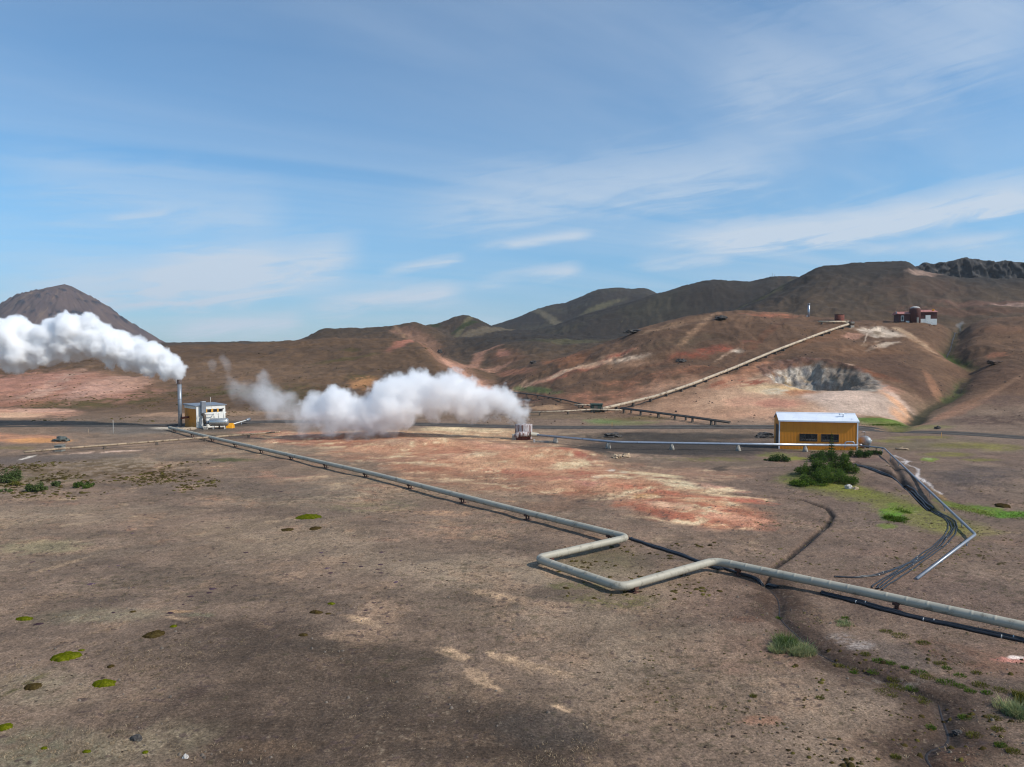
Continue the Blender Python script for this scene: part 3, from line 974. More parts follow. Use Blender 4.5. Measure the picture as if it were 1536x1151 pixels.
def wisp(p0, p1, bend, hw, k, lo=.25):
    global cov
    (a0, e0), (a1, e1) = azel(*p0), azel(*p1)
    t = g.m('DIVIDE', g.m('SUBTRACT', az, a0), a1 - a0)
    line = g.m('ADD', g.m('MULTIPLY', t, e1 - e0), e0)
    line = g.m('ADD', line, g.m('MULTIPLY', g.m('MULTIPLY', t, g.m('SUBTRACT', 1.0, t)), bend))
    d = g.m('DIVIDE', g.m('SUBTRACT', el, line), hw)
    d = g.m('ADD', d, g.m('MULTIPLY', g.m('SUBTRACT', wn, .5), 1.6))
    mk = g.m('MULTIPLY', g.ramp(g.m('ABSOLUTE', d), 1.0, .0), g.m('MULTIPLY', g.ramp(t, 0, .3), g.ramp(t, 1.0, .8)))
    mk = g.m('MULTIPLY', mk, g.ramp(wn, lo, .7, .25, 1.0))
    cov = g.m('ADD', cov, g.m('MULTIPLY', mk, k))


wisp((940, 364), (1660, 262), -.03, .034, 1.0, .15)
wisp((1060, 362), (1640, 288), -.025, .016, .7)
wisp((690, 376), (900, 348), .006, .012, .65)
wisp((560, 416), (705, 386), .012, .012, .75)
wisp((700, 432), (885, 400), .015, .017, .7)
wisp((420, 474), (712, 434), .02, .022, .75)
wisp((180, 440), (560, 375), .01, .05, .75, .1)
wisp((-80, 470), (440, 410), .02, .06, .8, .1)
wisp((230, 505), (470, 478), .01, .025, .7, .1)
wisp((930, 398), (1110, 388), .004, .014, .5)
wisp((560, 310), (1250, 215), -.02, .06, .45, .1)
wisp((-60, 250), (460, 330), .0, .06, .35, .1)
wisp((150, 330), (260, 318), .0, .008, .25)
wisp((1250, 378), (1560, 345), -.01, .012, .45)
wisp((1000, 120), (1600, 30), -.01, .10, .3, .1)
cov = g.m('MINIMUM', cov, .92)
tcol = g.mixc(g.ramp(Z_, .0, .22), (.44, .70, .98), (.56, .97, 1.17))
tint = g.mixc(1.0, sky.outputs[0], tcol, 'MULTIPLY')
cl = g.mixc(cov, tint, (.60 / SKYS, .69 / SKYS, .80 / SKYS))
nt.links.new(cl, bg.inputs[0])
bg.inputs[1].default_value = SKYS
nt.links.new(bg.outputs[0], wo.inputs[0])

sl = bpy.data.lights.new('sun', 'SUN')
sl.energy = 4.0
sl.angle = R(.5)
sl.color = (1.0, .95, .88)
so = bpy.data.objects.new('sun', sl)
so.rotation_euler = (-SUN).to_track_quat('-Z', 'Y').to_euler()
so.location = SUN * 200
COL.objects.link(so)

cam = bpy.data.cameras.new('camera')
cam.sensor_width = 36.0
cam.lens = 36.0 * F / 1536.0
cam.clip_start = .5
cam.clip_end = 20000
co_ = bpy.data.objects.new('camera', cam)
co_.location = (0, 0, CAMH)
co_.rotation_euler = (math.pi / 2 - TH, 0, 0)
COL.objects.link(co_)
sc.camera = co_
vs = sc.view_settings
vs.view_transform = 'Standard'
vs.look = 'None'
vs.exposure = 0
vs.gamma = 1
cy = sc.cycles
cy.use_denoising = True
cy.denoising_input_passes = 'RGB_ALBEDO_NORMAL'
cy.denoising_prefilter = 'ACCURATE'
cy.filter_width = 1.15
cy.max_bounces = 32
cy.diffuse_bounces = 3
cy.glossy_bounces = 3
cy.transmission_bounces = 4
cy.volume_bounces = 30
cy.transparent_max_bounces = 12

# ------------------------------------------------------------------ object helpers
def G(px, py, lift=0.0):
    p = hit(px, py, ground_z)
    return Vector((p[0], p[1], gz1(p[0], p[1]) + lift))


def fillet(pts, r, n=7):
    pts = [Vector(p) for p in pts]
    out = [pts[0]]
    for a, b, c in zip(pts, pts[1:], pts[2:]):
        u, v = (a - b), (c - b)
        d = min(r, u.length * .45, v.length * .45)
        p, q = b + u.normalized() * d, b + v.normalized() * d
        for k in range(n + 1):
            t = k / n
            out.append(p * (1 - t) ** 2 + b * 2 * t * (1 - t) + q * t * t)
    out.append(pts[-1])
    return out


class MB:
    def __init__(s):
        s.bm = bmesh.new()

    def face(s, pts):
        s.bm.faces.new([s.bm.verts.new(p) for p in pts])
        return s

    def box(s, lo, hi, M=None):
        x0, y0, z0 = lo
        x1, y1, z1 = hi
        P = [Vector(p) for p in [(x0, y0, z0), (x1, y0, z0), (x1, y1, z0), (x0, y1, z0), (x0, y0, z1), (x1, y0, z1), (x1, y1, z1), (x0, y1, z1)]]
        if M is not None:
            P = [M @ p for p in P]
        v = [s.bm.verts.new(p) for p in P]
        for f in ((0, 3, 2, 1), (4, 5, 6, 7), (0, 1, 5, 4), (1, 2, 6, 5), (2, 3, 7, 6), (3, 0, 4, 7)):
            s.bm.faces.new([v[i] for i in f])
        return s

    def prism(s, prof, x0, x1):
        """profile of (y, z) pushed along x"""
        a = [s.bm.verts.new((x0, y, z)) for y, z in prof]
        b = [s.bm.verts.new((x1, y, z)) for y, z in prof]
        n = len(prof)
        for i in range(n):
            s.bm.faces.new((a[i], a[(i + 1) % n], b[(i + 1) % n], b[i]))
        s.bm.faces.new(a[::-1])
        s.bm.faces.new(b)
        return s

    def tube(s, pts, r, seg=14, caps=True, r_end=None):
        pts = [Vector(p) for p in pts]
        n = len(pts)
        rr = r if isinstance(r, (list, tuple)) else [r] * n
        T = []
        for i in range(n):
            a, b = pts[max(i - 1, 0)], pts[min(i + 1, n - 1)]
            T.append((b - a).normalized())
        up = Vector((0, 0, 1)) if abs(T[0].z) < .9 else Vector((1, 0, 0))
        N = T[0].cross(up).normalized()
        rings = []
        for i in range(n):
            if i:
                ax = T[i - 1].cross(T[i])
                if ax.length > 1e-6:
                    N = Matrix.Rotation(math.asin(min(1, ax.length)), 3, ax.normalized()) @ N
            N = (N - T[i] * N.dot(T[i])).normalized()
            B = T[i].cross(N)
            k = 1.0
            if 0 < i < n - 1:
                ca = (pts[i] - pts[i - 1]).normalized().dot((pts[i + 1] - pts[i]).normalized())
                k = 1 / max(.5, math.sqrt(max(.01, (1 + ca) / 2)))
            rings.append([s.bm.verts.new(pts[i] + (N * math.cos(2 * math.pi * j / seg) + B * math.sin(2 * math.pi * j / seg)) * rr[i]) for j in range(seg)])
        for a, b in zip(rings, rings[1:]):
            for j in range(seg):
                f = s.bm.faces.new((a[j], a[(j + 1) % seg], b[(j + 1) % seg], b[j]))
                f.smooth = True
        if caps:
            s.bm.faces.new(rings[0][::-1])
            s.bm.faces.new(rings[-1])
        return s

    def cyl(s, p0, p1, r0, r1=None, seg=16, caps=True):
        return s.tube([p0, p1], [r0, r0 if r1 is None else r1], seg, caps)

    def ball(s, c, rx, ry=None, rz=None, sub=2, rough=0.0, seed=0, flat=None):
        ry = ry or rx
        rz = rz or rx
        r = bmesh.ops.create_icosphere(s.bm, subdivisions=sub, radius=1.0)
        c = Vector(c)
        for v in r['verts']:
            d = v.co.normalized()
            k = 1 + (rough * mnoise.fractal(d * 1.7 + Vector((seed * 3.7, seed * 1.3, 0)), 1.0, 2.0, 4) if rough else 0)
            p = Vector((d.x * rx, d.y * ry, d.z * rz)) * k
            if flat is not None and p.z < flat:
                p.z = flat
            v.co = c + p
        for f in {f for v in r['verts'] for f in v.link_faces}:
            f.smooth = not rough or rough < .2
        return s

    def build(s, name, m, parent=None, bevel=0.0):
        me = bpy.data.meshes.new(name)
        bmesh.ops.recalc_face_normals(s.bm, faces=s.bm.faces)
        s.bm.to_mesh(me)
        s.bm.free()
        me.materials.append(m)
        ob = bpy.data.objects.new(name, me)
        COL.objects.link(ob)
        if parent:
            ob.parent = parent
        if bevel:
            b = ob.modifiers.new('bevel', 'BEVEL')
            b.width = bevel
            b.segments = 2
            b.limit_method = 'ANGLE'
        return ob


def tag(ob, label, cat, group=None, kind=None):
    ob['label'] = label
    if cat:
        ob['category'] = cat
    if group:
        ob['group'] = group
    if kind:
        ob['kind'] = kind
    return ob


def thing(name, label, cat, loc, rz=0.0, group=None):
    e = bpy.data.objects.new(name, None)
    e.empty_display_size = .3
    COL.objects.link(e)
    e.location = loc
    e.rotation_euler = (0, 0, rz)
    return tag(e, label, cat, group)


def dup(ob, loc, parent=None, rz=0.0):
    c = ob.copy()
    COL.objects.link(c)
    c.parent = parent
    c.location = loc
    c.rotation_euler = (0, 0, rz)
    return c


# ------------------------------------------------------------------ materials
M = dict(
    clad=mat('pipe_cladding', (172, 164, 146), .6, .05, .08, .7, (134, 126, 110), .3),
    silver=mat('bright_cladding', (172, 176, 184), .36, .6, .06, 1.5),
    tanpipe=mat('weathered_pipe', (186, 166, 140), .7, .0, .14, .8, (104, 84, 68), .4),
    darkpipe=mat('dark_pipe', (84, 76, 68), .7, .1, .15, 1.2, (98, 82, 66), .4),
    black=mat('black_hose', (38, 40, 45), .4, 0, .2, 3.0),
    clip=mat('pale_tie', (190, 190, 186), .6),
    conc=mat('concrete', (158, 152, 142), .9, 0, .14, 2.0, (112, 104, 96), .5, .3),
    rustst=mat('rusty_steel', (96, 62, 50), .85, .1, .25, 3.0, (58, 42, 38), .6, .3),
    blockc=mat('grey_block', (120, 120, 114), .9, 0, .12, 2.0),
    rimst=mat('stained_steel', (124, 112, 106), .7, .2, .12, 2.0, (92, 66, 56), .7),
    oldpipe=mat('old_pipe', (164, 142, 116), .8, 0, .15, 1.2, (104, 86, 70), .5),
    rust=mat('rust_red', (122, 58, 40), .85, 0, .22, 1.6, (74, 40, 34), .6, .3),
    steel=mat('grey_steel', (138, 142, 148), .45, .4, .1, 1.0),
    white=mat('white_paint', (226, 224, 216), .6, 0, .05, .8, (196, 190, 178), .2),
    roofw=mat('white_roof_sheet', (228, 232, 238), .5, .1, .04, .6, (186, 190, 198), .15),
    orange=mat('ochre_cladding', (204, 132, 34), .6, 0, .07, .5, (178, 110, 30), .3),
    orange2=mat('ochre_panel', (214, 152, 44), .55, 0, .06, 1.0),
    glass=mat('dark_window', (26, 29, 33), .12, 0, .3, 1.4, (72, 72, 70), .35),
    frame=mat('dark_frame', (58, 48, 40), .6),
    door=mat('dark_door', (32, 28, 26), .6, 0, .2, 1.0),
    red=mat('maroon_boards', (88, 46, 40), .8, 0, .18, 1.0, (72, 42, 36), .5, .2, 6, (6, 6, .6)),
    redroof=mat('faded_red_roof', (172, 112, 102), .75, 0, .12, .8, (140, 84, 74), .5),
    green=mat('dark_green_paint', (40, 62, 52), .7, 0, .18, 1.0, (30, 44, 38), .4),
    yellow=mat('yellow_paint', (228, 158, 24), .6, 0, .08, 2.0),
    rock=mat('dark_lava_rock', (64, 60, 58), .95, 0, .35, 1.2, (92, 86, 78), .5, .8, 4),
    cliff=mat('cliff_rock', (46, 43, 41), .95, 0, .5, .10, (84, 75, 66), .35, 1.0, .25),
    rockg=mat('grey_green_rock', (88, 94, 88), .9, 0, .3, 1.5, (58, 60, 58), .5, .6, 4),
    rockw=mat('pale_stone', (196, 188, 180), .9, 0, .18, 2.0, (140, 130, 120), .4, .4, 5),
    stone=mat('plain_stone', (112, 100, 88), .95, 0, .3, 2.0, (84, 74, 66), .5),
    slope_stone=mat('slope_stone', (92, 70, 56), .95, 0, .3, .5, (66, 52, 44), .5),
    log=mat('bleached_timber', (190, 164, 134), .9, 0, .15, 1.5, (130, 104, 84), .4, .3, 6),
    bark=mat('shrub_stem', (70, 56, 44), .9),
)


def leaf_mat(name, a, b, c, scale=1.5, trans=.25):
    mt, nt = new_mat(name)
    g = NT(nt)
    out = g.n('ShaderNodeOutputMaterial')
    at = g.n('ShaderNodeAttribute', attribute_name='tone')
    tc = g.n('ShaderNodeTexCoord')
    n = g.noise(tc.outputs['Object'], scale, 4)
    t = g.m('ADD', g.m('MULTIPLY', at.outputs['Fac'], .65), g.m('MULTIPLY', g.ramp(n, .3, .7), .35))
    col = g.mixc(g.ramp(t, 0, .5), L3(*a), L3(*b))
    col = g.mixc(g.ramp(t, .5, 1.0), col, L3(*c))
    d = g.n('ShaderNodeBsdfDiffuse')
    tr = g.n('ShaderNodeBsdfTranslucent')
    g.set(d, 0, col)
    g.set(tr, 0, col)
    mx = g.n('ShaderNodeMixShader')
    mx.inputs[0].default_value = trans
    nt.links.new(d.outputs[0], mx.inputs[1])
    nt.links.new(tr.outputs[0], mx.inputs[2])
    nt.links.new(mx.outputs[0], out.inputs[0])
    return mt


LM = dict(
    willow=leaf_mat('willow_leaves', (58, 76, 34), (84, 104, 46), (116, 132, 66), trans=.4),
    grey=leaf_mat('greyish_willow_leaves', (60, 72, 44), (84, 98, 56), (110, 118, 72)),
    spruce=leaf_mat('spruce_needles', (48, 66, 36), (66, 86, 44), (88, 108, 56), trans=.3),
    lush=leaf_mat('lush_blades', (58, 78, 26), (86, 108, 38), (128, 140, 66)),
    pale=leaf_mat('pale_blades', (92, 110, 70), (136, 146, 102), (196, 180, 132)),
    olive=leaf_mat('olive_blades', (74, 76, 34), (104, 102, 46), (140, 128, 66)),
    moss=leaf_mat('bright_moss', (56, 62, 10), (84, 88, 14), (112, 112, 30), 6, 0),
    mossd=leaf_mat('brown_moss', (48, 38, 24), (66, 54, 30), (88, 74, 42), 6, 0),
    heath=leaf_mat('heath_cushions', (50, 42, 28), (70, 60, 34), (92, 84, 42), 1.0, 0),
    straw=leaf_mat('straw_blades', (98, 82, 66), (144, 124, 100), (184, 164, 136), 2.0, .1),
    thyme=leaf_mat('thyme_mats', (62, 48, 52), (78, 62, 66), (92, 74, 88), 1.0, 0),
    olivedry=leaf_mat('olive_dry_tufts', (64, 54, 40), (88, 78, 54), (112, 102, 66), 1.0, 0),
    dry=leaf_mat('dry_cushions', (58, 48, 44), (78, 66, 54), (110, 96, 76), 1.0, 0),
)


def from_arrays(name, V, Fq, m, parent=None, tone=None, smooth=False):
    me = bpy.data.meshes.new(name)
    V = np.asarray(V, np.float32)
    Fq = np.asarray(Fq, np.int32)
    k = Fq.shape[1]
    me.vertices.add(len(V))
    me.vertices.foreach_set('co', V.ravel())
    me.loops.add(len(Fq) * k)
    me.loops.foreach_set('vertex_index', Fq.ravel())
    me.polygons.add(len(Fq))
    me.polygons.foreach_set('loop_start', np.arange(0, len(Fq) * k, k, dtype=np.int32))
    if smooth:
        me.polygons.foreach_set('use_smooth', np.ones(len(Fq), bool))
    me.update(calc_edges=True)
    if tone is not None:
        a = me.attributes.new('tone', 'FLOAT', 'POINT')
        a.data.foreach_set('value', np.asarray(tone, np.float32))
    me.materials.append(m)
    ob = bpy.data.objects.new(name, me)
    COL.objects.link(ob)
    if parent:
        ob.parent = parent
    return ob


# ------------------------------------------------------------------ distant mountain
def mountain():
    Yc = 2700.0
    a, b = ray(97, 430)
    top = CAMH + b * Yc
    cx = a * Yc
    n_a, n_r = 420, 190
    rr = np.concatenate([[0], np.geomspace(6, 1500, n_r - 1)])
    aa = np.linspace(0, 2 * np.pi, n_a, endpoint=False)
    Rr, A = np.meshgrid(rr, aa, indexing='ij')
    X, Y = Rr * np.cos(A), Rr * np.sin(A)
    # flanks traced to right (+x) and left (-x)
    mph = Yc / F          # metres of height per pixel at that distance
    mpp = mph / 1.18       # and of width: the flank is seen off to the side
    pr = np.interp(Rr, np.array([0, 11, 31, 64, 90, 115, 138, 154, 171, 320, 740]) * mpp, (np.array([427, 430, 440, 458, 476.5, 492, 504.5, 513, 522, 575, 590])))
    pl = np.interp(Rr, np.array([0, 12, 50, 70, 81, 91, 97, 130, 220, 700]) * mpp, (np.array([427, 430, 440.5, 447, 454, 460, 466, 490, 545, 590])))
    s = sstep(-.7, .7, np.cos(A) * .85 + np.sin(A) * .53)
    py = pr * s + pl * (1 - s)
    Z = CAMH + (530 - py) * mph
    amp = sstep(30, 260, Rr) * (1 - sstep(500, 1200, Rr) * .6)
    gl = np.abs(fbm(A * 9 + fbm(X / 130, Y / 130, 2, 7), Rr / 500, 3, 210))
    Z = Z - amp * gl * 15 + amp * (fbm(X / 60, Y / 60, 5, 220) * 9 + 4)
    Z = Z + sstep(60, 120, Rr) * sstep(330, 200, Rr) * (.5 - np.abs(fbm(X / 34, Y / 34, 4, 235))) * 9 - 4.5 * sstep(60, 120, Rr) * sstep(330, 200, Rr)
    crag = sstep(.10, .34, fbm(X / 40, Y / 40, 5, 230)) * sstep(40, 90, Rr) * sstep(330, 200, Rr)
    Z = Z + crag * 6
    V = np.stack([X + cx, Y + Yc, Z], -1).reshape(-1, 3)
    i = np.arange(n_r - 1)[:, None] * n_a
    j = np.arange(n_a)[None, :]
    j2 = (j + 1) % n_a
    Fq = np.stack([(i + j), (i + n_a + j), (i + n_a + j2), (i + j2)], -1).reshape(-1, 4)
    mt, nt = new_mat('volcano_scree')
    g = NT(nt)
    out = g.n('ShaderNodeOutputMaterial')
    bs = g.n('ShaderNodeBsdfDiffuse')
    at = g.n('ShaderNodeAttribute', attribute_name='tone')
    tc = g.n('ShaderNodeTexCoord')
    n1 = g.noise(tc.outputs['Object'], .012, 8, .6)
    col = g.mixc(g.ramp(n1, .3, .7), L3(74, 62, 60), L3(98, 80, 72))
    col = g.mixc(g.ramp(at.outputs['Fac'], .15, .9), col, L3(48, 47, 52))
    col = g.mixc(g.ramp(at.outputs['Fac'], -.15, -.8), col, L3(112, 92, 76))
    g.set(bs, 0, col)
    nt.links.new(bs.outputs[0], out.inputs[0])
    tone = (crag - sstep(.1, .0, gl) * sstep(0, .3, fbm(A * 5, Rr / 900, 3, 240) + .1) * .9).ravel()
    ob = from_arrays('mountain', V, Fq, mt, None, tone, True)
    tag(ob, 'steep bare volcanic cone with dark crags far off behind the left steam plume', None, kind='structure')


mountain()


# ------------------------------------------------------------------ rock cliffs on the right skyline
def cliff(name, label, pts, Y0, thick, seedn, base):
    """pts: (px, top py); a ragged rock wall with real thickness"""
    px = np.array([p[0] for p in pts], float)
    tp = np.array([p[1] for p in pts], float)
    n = 300
    q = np.linspace(px[0], px[-1], n)
    top = np.interp(q, px, tp)
    mpp = Y0 / F
    prof = np.linspace(0, 1, 46)
    X0 = (q - CX) * mpp
    V = np.zeros((46, n, 3))
    zt = CAMH + (530 - top) * mpp
    zb = CAMH + (530 - base) * mpp
    for k, t in enumerate(prof):
        if t < .55:
            f = t / .55
            z = zb + (zt - zb) * f
            y = Y0 + f * 5 + 0 * q
        else:
            f = (t - .55) / .45
            z = zt - (zt - zb) * f ** 2
            y = Y0 + 5 + thick * f + 0 * q
        V[k] = np.stack([X0, y, z], -1)
    x, y, z = V[..., 0], V[..., 1], V[..., 2]
    cr = np.abs(fbm(x / 22, z / 26, 4, seedn)) * 16 + np.abs(fbm(x / 7, z / 9, 3, seedn + 9)) * 3.5
    fr = sstep(0, .05, prof)[:, None]
    V[..., 1] += (cr - 4) * fr
    V[..., 2] += fbm(x / 9, y / 9, 4, seedn + 20) * 1.8 * fr * sstep(.2, .5, prof)[:, None]
    i = np.arange(45)[:, None] * n
    j = np.arange(n - 1)[None, :]
    Fq = np.stack([i + j, i + j + 1, i + n + j + 1, i + n + j], -1).reshape(-1, 4)
    ob = from_arrays(name, V.reshape(-1, 3), Fq, M['cliff'], None, None, True)
    tag(ob, label, None, kind='structure')


cliff('rock_cliff', 'long dark lava cliff along the right skyline',
      [(1362, 404), (1372, 402), (1384, 398), (1388, 394), (1400, 396), (1420, 393), (1436, 389), (1450, 387), (1470, 389), (1490, 393), (1512, 392), (1536, 394), (1600, 392), (1700, 396), (1800, 404)], 640, 60, 300, 440)
cliff('rock_outcrop', 'small dark crag on the rounded crest left of the long cliff', [(1331, 398), (1338, 394), (1348, 392.5), (1354, 391), (1357, 397), (1361, 406)], 505, 14, 330, 425)


# ------------------------------------------------------------------ gravel road
def strip(name, line, width, lift, m, label, step=1.2, across=9, kind='structure', wv=.10):
    P = dense(smooth_line(line, 3), step)
    P = np.array(P)
    T = np.gradient(P, axis=0)
    T /= np.linalg.norm(T, axis=1)[:, None]
    Nn = np.stack([-T[:, 1], T[:, 0]], 1)
    s = np.linspace(-1, 1, across)
    wob = 1 + wv * fbm(np.arange(len(P)) * step / 7, np.zeros(len(P)) + 3.3, 3, 12)
    XY = P[:, None, :] + Nn[:, None, :] * (s[None, :, None] * width / 2 * wob[:, None, None])
    Z = ground_z(XY[..., 0], XY[..., 1]) + lift - .10 * np.abs(s[None, :]) ** 6
    V = np.concatenate([XY, Z[..., None]], -1).reshape(-1, 3)
    i = np.arange(len(P) - 1)[:, None] * across
    j = np.arange(across - 1)[None, :]
    Fq = np.stack([i + j, i + j + 1, i + across + j + 1, i + across + j], -1).reshape(-1, 4)
    ob = from_arrays(name, V, Fq, m, None, np.tile(s, len(P)), True)
    tag(ob, label, None, kind=kind)
    return ob


def road_mat():
    mt, nt = new_mat('dark_gravel')
    g = NT(nt)
    out = g.n('ShaderNodeOutputMaterial')
    b = g.n('ShaderNodeBsdfDiffuse')
    at = g.n('ShaderNodeAttribute', attribute_name='tone')
    tc = g.n('ShaderNodeTexCoord')
    n1 = g.noise(tc.outputs['Object'], .7, 7, .65)
    d = g.m('ABSOLUTE', g.m('SUBTRACT', g.m('ABSOLUTE', at.outputs['Fac']), .42))
    col = g.mixc(g.ramp(n1, .3, .7), L3(66, 62, 60), L3(92, 87, 82))
    col = g.mixc(g.ramp(d, .22, .05, 0, .5), col, L3(112, 108, 104))
    g.set(b, 0, col)
    nt.links.new(b.outputs[0], out.inputs[0])
    return mt


strip('gravel_road', ROAD, 6.2, .07, road_mat(), 'dark gravel track running across the plain at the foot of the hills')


def water_mat(name, rgb):
    mt, nt = new_mat(name)
    g = NT(nt)
    out = g.n('ShaderNodeOutputMaterial')
    b = g.n('ShaderNodeBsdfPrincipled')
    tc = g.n('ShaderNodeTexCoord')
    b.inputs['Base Color'].default_value = (*L3(*rgb), 1)
    b.inputs['Roughness'].default_value = .5
    b.inputs['Specular IOR Level'].default_value = .2
    bn = g.n('ShaderNodeBump')
    bn.inputs['Strength'].default_value = .25
    g.set(bn, 'Height', g.noise(tc.outputs['Object'], 3.0, 4))
    nt.links.new(bn.outputs[0], b.inputs['Normal'])
    nt.links.new(b.outputs[0], out.inputs[0])
    return mt


WM = water_mat('shallow_water', (50, 44, 42))
strip('muddy_rivulet', MUD[:8], .17, .012, WM, 'thin muddy rivulet running past the big grass clump', .2, 4, wv=.8)
strip('muddy_rivulet', MUD[-6:], .2, .012, WM, 'muddy rivulet bending round the mud at the bottom right', .2, 4, wv=.8)
strip('ditch_water', [DITCH[i] for i in range(5, 8)], .14, .03, WM, 'dark water in the narrow ditch below the red ground', .4, 3)
strip('hill_stream', CREEK[:3], .3, .12, WM, 'small stream at the head of the gully right of the crater', .8, 3)

# ------------------------------------------------------------------ pipelines
def pipe_path(spec):
    return [Vector(at(px, py, z)) for px, py, z in spec]


def along(pts, s):
    acc = 0
    for a, b in zip(pts, pts[1:]):
        l = (b - a).length
        if acc + l >= s:
            return a.lerp(b, (s - acc) / l), (b - a).normalized()
        acc += l
    return pts[-1], (pts[-1] - pts[-2]).normalized()


def plen(pts):
    return sum((b - a).length for a, b in zip(pts, pts[1:]))


def pipeline(name, label, pts, r, m, every, sup='post', bend=1.2, start=1.5, bands=0.0, seg=16, bandm=None):
    root = thing(name, label, 'pipeline', (pts[0].x, pts[0].y, gz1(pts[0].x, pts[0].y)))
    o = root.location.copy()
    path = fillet(pts, bend, 8)
    loc = [p - o for p in path]
    if bands and r > .2:           # the cladding overlaps in a low ridge at every sheet joint
        L = plen(loc)
        cut = [0.0]
        for a_, b_ in zip(loc, loc[1:]):
            cut.append(cut[-1] + (b_ - a_).length)
        prof = [(c_, r) for c_ in cut]
        s = bands * .5
        while s < L:
            if min(abs(c_ - s) for c_ in cut) > .15:
                prof += [(s - .14, r), (s - .06, r), (s - .05, r + .005), (s + .03, r + .005), (s + .04, r), (s + .12, r)]
            s += bands
        prof.sort()
        MB().tube([along(loc, c_)[0] for c_, _ in prof], [q for _, q in prof], seg).build('pipe', m, root)
    else:
        MB().tube(loc, r, seg).build('pipe', m, root)
    s = start
    L = plen(loc)
    while s < L - .3:
        p, t = along(loc, s)
        w = p + o
        gz = gz1(w.x, w.y) - o.z
        h = p.z - r - gz
        Mt = Matrix.Translation((p.x, p.y, gz)) @ Matrix.Rotation(math.atan2(t.y, t.x), 4, 'Z')
        if sup == 'post':
            sb = MB()
            sb.box((-.16, -r * 1.15, max(h, .06) - .03), (.16, r * 1.15, max(h, .06) + r * .55), Mt)
            sb.box((-.07, -r * .7, -.2), (.07, -r * .45, max(h, .08)), Mt)
            sb.box((-.07, r * .45, -.2), (.07, r * .7, max(h, .08)), Mt)
            sb.box((-.2, -r * 1.2, -.3), (.2, r * 1.2, .05), Mt)
            sb.build('support', M['rustst'], root)
        elif sup == 'block':
            sb = MB()
            hh = max(h + r * .35, .15)
            sb.tube([Mt @ Vector((0, 0, -.3)), Mt @ Vector((0, 0, hh))], [.50, .22], 4)
            sb.build('support', M['conc'], root)
        elif sup == 'trestle':
            sb = MB()
            sb.box((-.14, -r * 1.2, -.3), (.14, r * 1.2, max(h, .1) + .04), Mt)
            sb.build('support', M['darkpipe'], root)
        else:
            sb = MB()
            sb.cyl(Mt @ Vector((0, 0, -.2)), Mt @ Vector((0, 0, max(h, .1) + r)), .045, seg=8)
            sb.box((-.05, -r * 1.3, max(h, .1) - .02), (.05, r * 1.3, max(h, .1) + .03), Mt)
            sb.build('support', M['steel'], root)
        s += every
    return root, path


main_pts = pipe_path([(254, 641.5, .9), (330, 659.5, .85), (560, 710.5, .8), (760, 761, .8), (943, 806, .8), (804, 837, .8), (932, 881, .8), (1072, 841, .8), (1300, 889, .8), (1536, 940, .8), (1800, 997, .8)])
main_pts = [Vector((p.x, p.y, .62)) for p in pipe_path([(254, 641.5, .62), (330, 659.5, .62), (560, 711, .62), (760, 761.5, .62), (943, 806.5, .62), (804, 838, .62), (932, 881.5, .62), (1072, 841.5, .62), (1300, 889, .62), (1536, 940, .62), (1800, 997, .62)])]
mp, mpath = pipeline('main_pipeline', 'long grey clad pipeline crossing the plain with a square expansion loop', main_pts, .25, M['clad'], 9.0, 'post', .75, 3.0, 1.0)
sp = pipe_path([(806, 653, 1.05), (925, 663.5, 1.0), (1100, 666.3, 1.0), (1286, 668.2, 1.0)])
pipeline('silver_pipeline', 'bright silver pipeline from the steam silencer to the ochre shed', sp, .18, M['silver'], 9.3, 'block', 1.0, 3.4)
tp = pipe_path([(1288, 668.4, .95), (1326, 672.3, .8), (1463, 802, .42), (1374, 869, .12)])
pipeline('thin_pipeline', 'thin grey pipe bending twice beside the white mineral crust', tp, .105, M['steel'], 6.4, 'thin', .35, 3.0)
hp = []
for px, py in [(1279, 488.5), (1262, 494), (1230, 505), (1160, 532), (1098, 558), (1037, 582), (984, 600), (925, 614), (903, 619)]:
    q = G(px, py)
    hp.append(q + Vector((0, 0, .85)))
pipeline('hill_pipeline', 'tan pipeline climbing the right hill past the crater to the top', hp, .35, M['tanpipe'], 4.6, 'trestle', 2.5, 3.0, 2.4)
q0, q1 = G(1228, 487), G(1268, 487)
pipeline('branch_pipeline', 'short level tan branch pipe in front of the rusty drum on the hill', [q0 + Vector((0, 0, .9)), q1 + Vector((0, 0, .9))], .3, M['tanpipe'], 4.2, 'trestle', .5, 1.0)
dp = [G(px, py) + Vector((0, 0, .95)) for px, py in [(930, 619), (985, 626.5), (1040, 634), (1094, 642)]]
pipeline('dark_pipeline', 'dark pipe on many short trestles descending from the green box to the road', dp, .17, M['darkpipe'], 5.0, 'trestle', .6, 1.2)
dp2 = [p + Vector((.5, 1.1, .05)) for p in dp]
pipeline('second_dark_pipeline', 'rear twin of the dark trestle pipe, on its uphill side', dp2, .14, M['darkpipe'], 8.0, 'trestle', .6, 3.0)
dl = [G(px, py) + Vector((0, 0, .7)) for px, py in [(768, 592), (800, 596), (845, 604), (886, 614)]]
pipeline('valley_pipeline', 'dark thin pipe coming out of the green valley to the green box', dl, .16, M['darkpipe'], 9.0, 'trestle', .6, 3.0)
ul = [G(px, py) + Vector((0, 0, .75)) for px, py in [(862, 612.5), (889, 612.5)]]
pipeline('stub_pipeline', 'short pale pipe stub on the left of the green box, uppermost', ul, .2, M['tanpipe'], 3.0, 'trestle', .4, 1.0)
tl = [G(px, py) + Vector((0, 0, .75)) for px, py in [(796, 624), (850, 622), (886, 619.5), (932, 620.5)]]
pipeline('pale_pipeline', 'pale tan pipe running level past the front of the green box', tl, .17, M['tanpipe'], 6.5, 'trestle', .6, 2.0)
